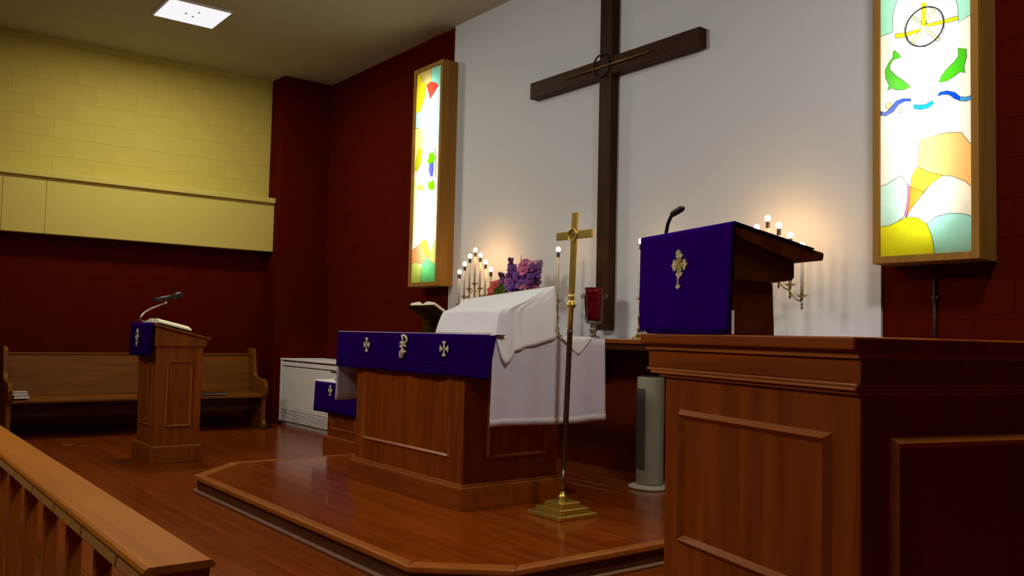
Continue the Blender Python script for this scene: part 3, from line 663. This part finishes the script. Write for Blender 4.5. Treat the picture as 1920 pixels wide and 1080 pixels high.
# white pall over the stacked vessels
def lerp(a, b, q): return tuple(a[i]+(b[i]-a[i])*q for i in range(3))
def pall():
    R0, R1 = (-4.55, 3.12, 1.318), (-3.838, 3.27, 1.390)
    K = [(0, (-4.56, 3.24, 1.21), (-4.57, 3.30, 1.103)), (0, (-4.585, 3.10, 1.215), (-4.61, 3.10, 1.103)), (0, (-4.575, 3.04, 1.215), (-4.60, 3.0, 1.103)),
         (.05, (-4.48, 2.93, 1.235), (-4.47, 2.87, 1.103)), (.2, (-4.36, 2.90, 1.243), (-4.35, 2.842, 1.103)), (.5, (-4.13, 2.888, 1.246), (-4.12, 2.838, 1.103)),
         (.72, (-3.97, 2.882, 1.244), (-3.96, 2.836, 1.103)), (.88, (-3.872, 2.884, 1.243), (-3.86, 2.838, 1.103)), (.93, (-3.846, 2.892, 1.242), (-3.818, 2.846, 1.085)), (.95, (-3.838, 2.908, 1.242), (-3.812, 2.882, .975)),
         (.95, (-3.830, 2.93, 1.243), (-3.806, 2.912, .938)), (.95, (-3.838, 2.96, 1.243), (-3.812, 2.950, .968)), (.96, (-3.843, 2.985, 1.244), (-3.816, 2.972, 1.012)), (.96, (-3.836, 3.01, 1.245), (-3.806, 3.008, 1.022)),
         (.97, (-3.843, 3.045, 1.25), (-3.815, 3.045, 1.036)), (.98, (-3.836, 3.10, 1.258), (-3.810, 3.104, 1.044)), (.99, (-3.838, 3.18, 1.285), (-3.812, 3.18, 1.064)), (1, (-3.832, 3.262, 1.34), (-3.812, 3.258, 1.082)),
         (1, (-3.845, 3.295, 1.32), (-3.836, 3.31, 1.103)), (.8, (-3.98, 3.34, 1.30), (-3.98, 3.40, 1.103)), (.4, (-4.25, 3.30, 1.26), (-4.25, 3.38, 1.103)), (0, (-4.56, 3.24, 1.21), (-4.57, 3.30, 1.103))]
    cols = []
    for i in range(len(K)-1):
        n = 4
        for k in range(n):
            q = k/n; q2 = q*q*(3-2*q); a, b = K[i], K[i+1]
            cols.append((a[0]+(b[0]-a[0])*q, lerp(a[1], b[1], q2), lerp(a[2], b[2], q)))
    cols.append(K[-1]); rows = [[] for _ in range(12)]
    for ci, (s_, cr, hm) in enumerate(cols):
        rd = lerp(R0, R1, s_)
        for r in range(12):
            if r <= 5:
                q = r/5; p = lerp(rd, cr, q); dz = -.010*math.sin(q*PI)+.004*math.sin(ci*.23+r*.9)*math.sin(q*PI)
                rows[r].append((p[0], p[1], p[2]+dz))
            else:
                q = (r-5)/6; p = lerp(cr, hm, q); w_ = .004*math.sin(ci*.31+1)*math.sin(q*PI)
                zz = p[2]
                rows[r].append((p[0]+(w_ if p[0] > -3.9 else 0), p[1]+w_, zz))
    return rows
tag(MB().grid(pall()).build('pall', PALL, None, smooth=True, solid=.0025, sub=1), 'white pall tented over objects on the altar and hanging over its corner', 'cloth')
# folded cloth corner hanging over the altar end
nap = []
for i in range(9):
    q = i/8; r = []
    for j in range(13):
        u = j/12; tipz = 1-abs(u-.60)/(.60 if u < .6 else .40)
        y = 3.30+.25*u
        if q < .4: r.append((-3.95+.132*q/.4, y, 1.1015))
        else: r.append((-3.816+.004*math.sin(u*9), y+.0*(q), 1.1015-.115*max(.12, tipz)*((q-.4)/.6)))
    nap.append(r)
tag(MB().grid(nap).build('folded_napkin', PALL, None, smooth=True, solid=.002), 'folded cream napkin with its corner hanging over the altar end behind the brass pole', 'napkin')

# missal stand with open book
t = thing('bible_stand', 'small dark tilted book stand on the altar beside the pall', 'book stand', (-4.98, 3.19, 1.098))
STANDW = wood('stand_wood', (.028, .013, .002), (.05, .024, .004), 'X', .6, spec=0)
c_, s_ = math.cos(.52), math.sin(.52)
def tilt(mb): return rotate_frame(mb, lambda v: Vector((v.x, -v.y*c_*-1*1, v.z)) if False else Vector((v.x, v.y*c_+v.z*s_, -v.y*s_+v.z*c_+.12)))
tilt(MB().box(-.16, .16, -.13, .13, -.008, .004)).build('board', STANDW, t, bevel=.003)
tilt(MB().box(-.16, .16, .12, .135, .0041, .03)).build('ledge', STANDW, t, bevel=.002)
MB().box(-.03, .03, -.07, .05, .0, .095).build('post', STANDW, t, bevel=.003)
MB().box(-.10, .10, -.09, .09, -.0005, .014).build('foot', STANDW, t, bevel=.003)
def open_book(name, label, loc, hw, hd, pitch, rz=0.0, th=.022, droop=.35):
    b = thing(name, label, 'book', loc, rz)
    c, s = math.cos(pitch), math.sin(pitch)
    def R(mb): return rotate_frame(mb, lambda v: Vector((v.x, v.y*c+v.z*s, -v.y*s+v.z*c)))
    cov = MB().add([(-hw-.006, -hd-.005, .002), (0, -hd-.005, 0), (hw+.006, -hd-.005, .002), (-hw-.006, hd+.005, .002), (0, hd+.005, 0), (hw+.006, hd+.005, .002)], [(0, 1, 4, 3), (1, 2, 5, 4)])
    R(cov).build('cover', COVER, b, solid=.003)
    for sg in (-1, 1):
        top = []
        for k in range(9):
            q = k/8; top.append((sg*hw*q, .004+th*(math.sin(min(1, q*2.2)*PI/2)*.9+.1)*(1-droop*q)))
        poly = top+[(sg*hw, .0035), (0, .0035)]
        R(MB().prism([(p[0], p[1]) for p in poly], -hd, hd, 'Y')).build('page_block', PAPER, b)
    return b
open_book('open_book', 'open cream paged book lying on the tilted stand on the altar', (-4.98, 3.19, 1.098+.126), .15, .12, .52, th=.036, droop=.5)

# ================================================================ PROCESSIONAL CROSS
lean = (1.0/1.69)*.066
t = thing('processional_cross', 'brass processional cross on a leaning pole with a stepped square base', 'processional cross', (-3.722, 3.262, ZP))
for k, (hw, za, zb) in enumerate(((.140, 0, .024), (.106, .0245, .050), (.072, .0505, .078))):
    MB().box(-hw, hw, -hw, hw, za, zb).build('base_step', BRASS, t, bevel=.006, seg=3)
MB().lathe([(.03, .0785), (.032, .083), (.02, .09), (.026, .10), (.026, .108), (.014, .115), (.012, .13)], n=18).build('collar', BRASS, t, smooth=True)
def L_(z): return lean*max(0, z-.12)
def sh(mb): return rotate_frame(mb, lambda v: Vector((v.x+L_(v.z), v.y, v.z)))
sh(MB().lathe([(.0075, .12), (.0075, .26)], n=12)).build('lower_rod', IRON, t, smooth=True)
sh(MB().lathe([(.010, .26), (.0155, .262), (.0155, 1.01), (.017, 1.012), (.017, 1.03)], n=14)).build('wooden_staff', STAFFW, t, smooth=True)
sh(MB().lathe([(.0145, 1.03), (.0155, 1.15), (.024, 1.158), (.034, 1.172), (.024, 1.178), (.017, 1.20), (.021, 1.215), (.0145, 1.235)], n=16)).build('brass_node', BRASS, t, smooth=True)
sh(MB().prism([(-.0185, 1.235), (.0185, 1.235), (.021, 1.69), (-.021, 1.69)], -.009, .009, 'Y')).build('cross_upright', BRASS, t, bevel=.003)
sh(MB().box(-.145, .145, -.0105, .0105, 1.54, 1.585)).build('cross_arm', BRASS, t, bevel=.003)
ring = [(.034*math.cos(2*PI*k/24), -.014, 1.5625+.034*math.sin(2*PI*k/24)) for k in range(25)]
sh(MB().tube(ring, .006, 8, False)).build('cross_ring', BRASS, t, smooth=True)
sh(MB().tube([(-.012, -.0145, 1.548), (-.012, -.0145, 1.577), (.004, -.0145, 1.577), (.008, -.0145, 1.57), (.004, -.0145, 1.562), (-.012, -.0145, 1.562)], .003, 6)).build('ring_monogram', BRASS, t)

# ================================================================ PULPIT
t = thing('pulpit', 'large panelled cherry wood pulpit with moulded cornice standing beside the platform', 'pulpit', (-2.019, 2.219, 0), -.2707)
W, D = .878, .95
MB().box(0, W, 0, D, .0, .985).build('body', CHERRY, t, bevel=.005)
MB().box(-.03, W+.0, -.03, D, 0.0, .15).build('base', CHERRYX, t, bevel=.004)
MB().prism([(-.105, 1.003), (W+.004, 1.003), (W+.004, 1.062), (-.105, 1.062)], -.004, D, 'Y').build('frieze', CHERRYX, t, bevel=.003)
mm = MB()
mm.box(-.112, W+.006, -.012, D, 1.0625, 1.078).box(-.116, W+.007, -.018, D, 1.0785, 1.083)
mm.build('upper_moulding', MOULD, t, bevel=.004, seg=3)
mm = MB()
mm.box(-.10, W+.005, -.016, D, .993, 1.0028).box(-.065, W+.004, -.022, D, .984, .9928).box(-.025, W+.003, -.012, D, .974, .9838)
mm.build('lower_moulding', MOULD, t, bevel=.004, seg=3)
MB().box(-.122, W+.010, -.030, D+.01, 1.0835, 1.1165).build('ledge_board', CHERRYX, t, bevel=.005, seg=3)
MB().frame(.090, .780, .445, .873, .030, -.018, .0005).build('front_panel_moulding', MOULD, t)
sd = MB().frame(.09, .82, .445, .872, .030, 0, .0185)
rotate_frame(sd, lambda v: Vector((W+.018-v.y, v.x, v.z))).build('side_panel_moulding', MOULD, t)
pul = t
# reading desk
ZL = 1.117
def place_local(x, y, z):
    c, s = math.cos(-.2707), math.sin(-.2707); return (-2.019+x*c-y*s, 2.219+x*s+y*c, z)
t = thing('reading_desk', 'dark wood reading desk with sloped top standing on the pulpit ledge', 'reading desk', place_local(.1, 0, ZL), -.2707)
def loc(v): return Vector((v[0]-.1, v[1], v[2]-ZL))
def lp(mb): return rotate_frame(mb, loc)
lp(MB().prism([(.004, 1.4445), (.336, 1.382), (.340, 1.376), (.336, 1.357), (.235, 1.346), (.004, 1.412)], -.160, .370, 'X')).build('sloped_top', DESKW, t, bevel=.004)
lp(MB().prism([(.006, 1.411), (.232, 1.3455), (.232, 1.300), (.225, 1.290), (.150, 1.279), (.006, 1.279)], -.150, .360, 'X')).build('upper_box', DESKW, t, bevel=.003)
lp(MB().prism([(.006, 1.2788), (.157, 1.2788), (.164, 1.1175), (.006, 1.1175)], -.140, .352, 'X')).build('pedestal', DESKW, t, bevel=.003)
# purple hanging over the desk front
def hang(xa, xb, ztop, zbot, y, back, slope, nx=34, nz=22, amp=.005):
    rows = [[(xa+(xb-xa)*j/nx, back, ztop+slope) for j in range(nx+1)], [(xa+(xb-xa)*j/nx, y+.004, ztop+.002) for j in range(nx+1)]]
    for i in range(nz+1):
        q = i/nz; r = []
        for j in range(nx+1):
            u = j/nx; f = amp*q*(math.sin(u*11+.5)+.6*math.sin(u*23+2))
            r.append((xa+(xb-xa)*(u+(.0 if u < .8 else -.02*q*(u-.8)/.2)), y-.003*q+f*.5-.002, ztop+(zbot-ztop)*q))
        rows.append(r)
    return rows
pc = MB().grid(hang(-.163, .372, 1.4545, 1.127, -.006, .30, -.063))
lp(pc)
c0 = thing('pulpit_cloth', 'purple pulpit hanging with a tall cream cross and fringe over the desk', 'pulpit cloth', place_local(.1, 0, ZL), -.2707)
pc.build('cloth', PURPLE_LIT, c0, smooth=True, solid=.003)
fg = MB()
for k in range(70):
    x = -.160+.518*k/69; dz = random.uniform(-.002, .004); dx = random.uniform(-.003, .003)
    fg.add([(x-.003, -.0105, 1.133), (x+.003, -.0105, 1.133), (x+.0025+dx, -.012, 1.1185+dz), (x-.0025+dx, -.012, 1.1185+dz)], [(0, 1, 2, 3)])
tag(lp(fg).build('fringe', PURPLE_LIT, c0), kind='stuff')
lp(MB().box(.3635, .3745, -.0035, -.0015, 1.119, 1.19)).build('lining', PALL, c0)
em = MB(); ex, ey = .088, -.0125
def petal(cx, cz, ang, L, wd, lobes=True):
    c, s = math.cos(ang), math.sin(ang)
    pts = [(-.3*wd, 0), (.3*wd, 0), (.42*wd, L*.45), (1.1*wd, L*.62), (.75*wd, L*.80), (.35*wd, L*.82), (0, L), (-.35*wd, L*.82), (-.75*wd, L*.80), (-1.1*wd, L*.62), (-.42*wd, L*.45)]
    em.prism([(cx+p[0]*c-p[1]*s, cz+p[0]*s+p[1]*c) for p in pts], ey-.003, ey+.003, 'Y')
for a in (0, PI/2, PI, -PI/2): petal(ex+.006, 1.343, a, .046, .018)
em.prism([(ex-.004, 1.30), (ex+.004, 1.30), (ex+.003, 1.385), (ex-.003, 1.385)], ey-.0035, ey+.003, 'Y')
petal(ex, 1.362, 0, .034, .013); petal(ex, 1.295, PI, .034, .012)
em.prism([(ex-.0038, 1.275), (ex+.0038, 1.275), (ex+.004, 1.33), (ex-.004, 1.33)], ey-.003, ey+.003, 'Y')
lp(em).build('cross_emblem', EMB, c0)
gm = MB()
for a in (0, PI/2, PI, -PI/2, PI/4, 3*PI/4, -PI/4, -3*PI/4):
    gm.tube([(ex+.006+.006*math.cos(a), ey-.004, 1.343+.006*math.sin(a)), (ex+.006+.026*math.cos(a), ey-.004, 1.343+.026*math.sin(a))], .0028, 5)
lp(gm).build('gold_rays', GOLDT, c0)
# gooseneck microphone
mroot = thing('gooseneck_microphone', 'black gooseneck microphone rising from the purple draped reading desk', 'microphone', place_local(-.13, .12, 1.4365), -.2707)
MB().lathe([(.02, .0), (.02, .018), (.008, .022)], (-.07, 0, 0), n=14).build('mount', BLACK, mroot)
MB().tube([(-.07, .0, .018), (-.062, -.006, .05), (-.045, -.010, .08), (-.024, -.012, .102), (-.006, -.012, .112)], .0065, 8).build('neck', BLACK, mroot, smooth=True)
MB().tube([(-.020, -.012, .106), (-.004, -.012, .114), (.042, -.012, .123), (.056, -.012, .125)], [.007, .012, .012, .008], 10).build('capsule', BLACK, mroot, smooth=True)
# ================================================================ LECTERN
t = thing('lectern', 'wooden lectern with a side panel and sloped top standing before the pew', 'lectern', (-7.62, 2.27, 0))
o0 = t.location
MB(o0).box(-7.92, -7.36, 2.062, 2.475, 0, .125).build('base', LECTW, t, bevel=.004)
MB(o0).box(-7.91, -7.372, 2.074, 2.463, .1252, .140).build('base_moulding', wood('lectern_trim', (.30, .09, .008), (.40, .13, .012), 'Y', .35), t, bevel=.005)
MB(o0).add([(-7.89, 2.09, .14), (-7.385, 2.09, .14), (-7.385, 2.45, .14), (-7.89, 2.45, .14), (-7.90, 2.075, .945), (-7.375, 2.075, .945), (-7.375, 2.455, .945), (-7.90, 2.455, .945)],
           [(0, 3, 2, 1), (4, 5, 6, 7), (0, 1, 5, 4), (1, 2, 6, 5), (2, 3, 7, 6), (3, 0, 4, 7)]).build('body', LECTW, t, bevel=.004)
LT = MATS['lectern_trim']
sd = MB().frame(2.165, 2.375, .29, .83, .018, 0, .018)
rotate_frame(sd, lambda v: Vector((-7.365-v.y, v.x, v.z))-Vector(o0)).build('side_panel_moulding', LT, t)
MB(o0).frame(-7.82, -7.46, .29, .80, .018, 2.072, 2.086).build('front_panel_moulding', LECTW, t)
MB(o0).prism([(2.062, .9452), (2.468, .9452), (2.475, .99), (2.475, 1.008), (2.062, 1.105)], -7.94, -7.362, 'X').build('top_box', LECTW, t, bevel=.004)
MB(o0).prism([(2.045, 1.112), (2.50, 1.004), (2.505, 1.020), (2.048, 1.132)], -7.97, -7.345, 'X').build('sloped_top', LECTW, t, bevel=.004)
c0 = thing('lectern_cloth', 'small purple hanging with a pale emblem over the lectern front', 'lectern cloth', (-7.68, 2.05, .86))
MB(c0.location).grid([[(x, 2.12, 1.120) for x in (-7.99, -7.68, -7.36)], [(x, 2.040, 1.137) for x in (-7.99, -7.68, -7.36)]]+
    [[(-7.99+.63*j/20, 2.034-.012*q*math.sin(j*.7)*.5, 1.135-.275*q) for j in range(0, 21, 10)] for q in (0, .01)]).build('top_fold', PURPLE, c0, solid=.002)
MB(c0.location).grid([[(-7.99+.63*j/20, 2.034-.010*q*(1+math.sin(j*.7)), 1.135-.275*q) for j in range(21)] for q in [k/10 for k in range(11)]]).build('cloth', PURPLE, c0, smooth=True, solid=.003)
em = MB(c0.location)
for z, wd, h in ((1.055, .03, .03), (1.015, .045, .05), (.965, .03, .03)):
    em.prism([(-7.72-wd, z), (-7.72, z-h), (-7.72+wd, z), (-7.72, z+h)], 2.008, 2.015, 'Y')
em.prism([(-7.732, .94), (-7.708, .94), (-7.708, 1.08), (-7.732, 1.08)], 2.009, 2.016, 'Y')
em.build('cross_emblem', EMB, c0)
open_book('open_book', 'open white paged book lying on the sloped lectern top', (-7.66, 2.24, 1.1015), .21, .135, .232, th=.060, droop=.80)
mroot = thing('lectern_microphone', 'microphone on a curved silver gooseneck rising from the lectern front edge', 'microphone', (-7.72, 2.052, 1.145))
MB().lathe([(.018, -.012), (.018, .004), (.010, .008)], n=14).build('mount', STEEL, mroot)
MB().tube([(0, -.03, .008), (0, -.018, .04), (0, .012, .08), (0, .06, .112), (0, .12, .14), (0, .165, .158)], .0075, 8).build('gooseneck', STEEL, mroot, smooth=True)
MB().lathe([(.012, -.010), (.014, 0), (.012, .012)], (0, .18, .166), 10).build('joint', STEEL, mroot, smooth=True)
MB().tube([(0, .075, .183), (0, .14, .197), (0, .20, .212), (0, .235, .222)], [.013, .018, .016, .015], 12).build('handle', BLACK, mroot, smooth=True)
MB().tube([(0, .235, .222), (0, .262, .228), (0, .30, .238), (0, .318, .243)], [.016, .027, .027, .012], 12).build('head', BLACK, mroot, smooth=True)
MB().tube([(0, .08, .190), (0, .16, .206)], .006, 6).build('clip', STEEL, mroot, smooth=True)

# ================================================================ PEW
t = thing('pew', 'long oak pew with shaped ends standing against the red left wall', 'pew', (-9.6, 2.55, 0))
o0 = t.location
MB(o0).prism([(-9.80, .40), (-9.775, .40), (-9.845, .80), (-9.875, .80)], 1.36, 3.80, 'Y').build('backrest', PEWW, t, bevel=.004)
MB(o0).prism([(-9.885, .8005), (-9.838, .8005), (-9.838, .822), (-9.885, .822)], 1.36, 3.80, 'Y').build('back_cap', PEWW, t, bevel=.006)
MB(o0).prism([(-9.82, .372), (-9.385, .350), (-9.385, .378), (-9.82, .400)], 1.36, 3.80, 'Y').build('seat', PEWW, t, bevel=.007)
MB(o0).box(-9.66, -9.63, 1.36, 3.80, .20, .364).build('seat_rail', DESKW, t)
prof = [(-9.93, 0), (-9.40, 0), (-9.37, .03), (-9.37, .06), (-9.405, .10), (-9.405, .33), (-9.365, .39), (-9.355, .47), (-9.37, .52), (-9.42, .545), (-9.55, .555), (-9.66, .575), (-9.70, .62), (-9.745, .85), (-9.78, .88), (-9.91, .88), (-9.93, .85), (-9.93, .40)]
for y0_, y1_ in ((1.315, 1.358), (3.802, 3.845)):
    MB(o0).prism(prof, y0_, y1_, 'Y').build('pew_end', PEWW, t, bevel=.006)
def closed_book(label, loc, sx, sy, th, rz, cover, pages=BOOKW):
    b = thing('hymn_book', label, 'book', loc, rz)
    MB().box(-sx/2+.004, sx/2-.004, -sy/2+.004, sy/2-.004, .004, th-.004).build('page_block', pages, b)
    MB().box(-sx/2, sx/2, -sy/2, sy/2, 0, .0038).box(-sx/2, sx/2, -sy/2, sy/2, th-.0038, th).box(-sx/2, -sx/2+.004, -sy/2, sy/2, .0038, th-.0038).build('cover', cover, b)
    return b
CR = plain('cream_cover', (.45, .36, .28), .7)
closed_book('white edged book lying under another on the pew seat', (-9.50, 1.435, .3965), .20, .135, .030, .05, CR)
closed_book('white edged book on top of the small stack on the pew seat', (-9.505, 1.428, .427), .20, .14, .030, -.06, CR)
t = thing('folder', 'thin dark folder lying on the pew seat beside the lectern', 'folder', (-9.52, 3.27, .391))
MB().box(-.11, .11, -.15, .15, 0, .003).build('back_cover', BLACK, t)
MB().box(-.105, .105, -.145, .145, .0032, .010).build('papers', BOOKW, t)
MB().add([(-.11, -.15, .0105), (.11, -.15, .0105), (.11, .15, .016), (-.11, .15, .0105)], [(0, 1, 2, 3)]).build('front_cover', BLACK, t, solid=.002)

# ================================================================ WALL HEATING UNIT
t = thing('unit_ventilator', 'pale grey floor heating cabinet with louvres in the red corner', 'heating cabinet', (-8.9, 4.45, 0))
o0 = t.location
x0_, x1_ = -9.838, -7.95
MB(o0).box(x0_, x1_, 4.20, 4.712, .045, .752).build('cabinet', UNITW, t, bevel=.004)
MB(o0).box(x0_+.01, x1_-.01, 4.215, 4.712, 0, .0448).build('plinth', UNITT, t)
MB(o0).box(x0_-.004, x1_, 4.175, 4.712, .7525, .772).build('top', UNITT, t, bevel=.004)
MB(o0).box(x0_, x0_+.055, 4.180, 4.1995, .045, .752).build('corner_stile', UNITT, t, bevel=.003)
MB(o0).box(x0_+.06, x1_, 4.184, 4.1995, .21, .678).build('front_panel', UNITW, t, bevel=.004)
MB(o0).box(x0_+.06, x1_, 4.180, 4.1995, .690, .735).build('upper_strip', UNITT, t, bevel=.003)
MB(o0).box(x0_+.06, x1_, 4.182, 4.1995, .186, .2075).build('rail', UNITT, t, bevel=.003)
MB(o0).box(x0_+.06, x1_, 4.196, 4.1998, .05, .185).build('louvre_shade_sheet', DARK, t)  # near-black sheet painting the shade behind the louvres
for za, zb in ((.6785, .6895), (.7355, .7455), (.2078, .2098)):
    MB(o0).box(x0_+.058, x1_, 4.188, 4.1998, za, zb).build('gap_shade_strip', DARK, t)  # solid dark strips painting the shade between the front panels
for k in range(7):
    z = .060+.018*k
    MB(o0).prism([(4.181, z), (4.1955, z+.008), (4.1955, z+.012), (4.181, z+.004)], x0_+.06, x1_, 'X').build('louvre', UNITT, t)

# ================================================================ SIDE TABLE
t = thing('side_table', 'small wooden pedestal table behind the altar before the heating cabinet', 'table', (-7.05, 3.85, 0))
o0 = t.location
MB(o0).box(-7.372, -6.70, 3.56, 4.10, 0, .145).build('base', CHERRYX, t, bevel=.004)
MB(o0).box(-7.362, -6.71, 3.57, 4.09, .1455, .158).build('base_moulding', MOULD, t, bevel=.003)
MB(o0).box(-7.345, -6.727, 3.59, 4.07, .1585, .62).build('body', CHERRY, t, bevel=.003)
MB(o0).frame(-7.27, -6.80, .22, .58, .02, 3.577, 3.5905).build('front_panel_moulding', MOULD, t)
MB(o0).box(-7.535, -6.54, 3.56, 4.12, .6205, .648).build('table_top', CHERRYX, t, bevel=.003)
tag(MB().grid([[(-7.545+1.01*j/10, y, z) for j in range(11)] for y, z in ((4.125, .60), (4.122, .6515), (3.554, .6515), (3.552, .642), (3.552, .62))]).build('table_linen', PALL, None, solid=.002),
    'white cloth covering the small side table top', 'tablecloth')
c0 = tag(MB().grid([[(-7.535+.975*j/30, 3.547-.009*q*(1+math.sin(j*.8)), .641-.27*q) for j in range(31)] for q in [k/10 for k in range(11)]]).build('table_frontal', PURPLE, None, smooth=True, solid=.003),
    'purple frontal with a small emblem hanging on the side table', 'altar cloth')
flared_cross(-7.168, .575, .095, .07, 3.520, 'cross_emblem', c0, EMB)
MB().lathe([(.017, -.004), (.017, .004)], n=10).build('gold_center', GOLDT, c0)
gcenter = c0.children[-1]; gcenter.location = (-7.165, 3.516, .572); gcenter.rotation_euler = (PI/2, 0, 0)
t = thing('table_microphone', 'small dark microphone on a short stand on the side table', 'microphone', (-7.285, 3.66, .656))
MB().lathe([(.04, 0), (.04, .008), (.012, .016)], n=14).build('foot', BLACK, t, smooth=True)
MB().tube([(0, 0, .012), (-.02, 0, .03), (-.06, 0, .062)], .007, 8).build('stand', BLACK, t, smooth=True)
MB().tube([(-.01, 0, .066), (-.09, 0, .070), (-.13, 0, .072), (-.155, 0, .072)], [.009, .010, .016, .010], 10).build('capsule', BLACK, t, smooth=True)

# ================================================================ TOWER FAN
t = thing('tower_fan', 'grey tower fan standing on the platform behind the pulpit', 'fan', (-4.085, 4.345, ZP))
MB().lathe([(.135, 0), (.142, .006), (.142, .016), (.12, .026), (.06, .032)], n=28).build('base', plain('fan_base_plastic', (.46, .42, .31), .5), t, smooth=True)
MB().prism([(.095*math.cos(2*PI*k/24)*1.0, .085*math.sin(2*PI*k/24)) for k in range(24)], .032, .735, 'Z').build('body', FANG, t, bevel=.006, smooth=False)
MB().prism([(.095*math.cos(2*PI*k/24)*.8, .085*math.sin(2*PI*k/24)*.8) for k in range(24)], .7352, .742, 'Z').build('top_cap', plain('fan_top', (.04, .04, .035), .5), t)
# dark grille on the side that faces the altar end (-X, -Y)
gr = MB(); a0, a1 = PI*1.16, PI*1.60
gp = [(.0965*math.cos(a0+(a1-a0)*k/8), .0865*math.sin(a0+(a1-a0)*k/8)) for k in range(9)]
gq = [(p[0]*.97, p[1]*.97) for p in reversed(gp)]
gr.prism(gp+gq, .13, .66, 'Z').build('grille', FANB, t)
for k in range(9):
    p = gp[k]; MB().tube([(p[0]*1.015, p[1]*1.015, .135), (p[0]*1.015, p[1]*1.015, .655)], .0018, 5).build('grille_slat', plain('fan_slat', (.11, .115, .10), .5), t)

# ================================================================ COMMUNION RAIL
t = thing('communion_rail', 'oak communion rail with square balusters running across the near corner', 'rail', (-3.2, .56, 0))
o0 = t.location
ZR = .64
MB(o0).prism([(.490, ZR-.012), (.494, ZR-.004), (.500, ZR), (.620, ZR), (.626, ZR-.004), (.630, ZR-.012), (.626, ZR-.016), (.494, ZR-.016)], -9.6, -1.765, 'X').build('cap', RAILW, t, smooth=False)
MB(o0).box(-9.6, -1.772, .523, .606, ZR-.050, ZR-.0164).build('sub_rail', RAILW, t, bevel=.004)
MB(o0).box(-9.6, -1.772, .607, .622, ZR-.046, ZR-.0164).build('far_fillet', RAILW, t, bevel=.003)
xs = [-1.985-.327*k for k in range(23)]
for x in xs:
    MB(o0).box(x-.052, x-.012, .536, .574, .085, ZR-.0505).build('baluster', RAILZ, t, bevel=.005)
ends = [-1.772]+[x for x in xs]
for xa, xb in zip(ends, ends[1:]):
    MB(o0).prism([(xb+.018, ZR-.0166), (xa+(0 if xa > -1.9 else .010), ZR-.0166), (xa+(0 if xa > -1.9 else -.004), ZR-.046), (xb+.004, ZR-.046)], .4935, .5225, 'Y').build('apron', APRON, t, bevel=.002)
MB(o0).box(-9.6, -1.78, .525, .59, .0, .084).build('bottom_rail', RAILW, t, bevel=.004)
MB(o0).box(-1.86, -1.79, .528, .592, .0845, ZR-.0485).build('end_post', RAILZ, t, bevel=.005)
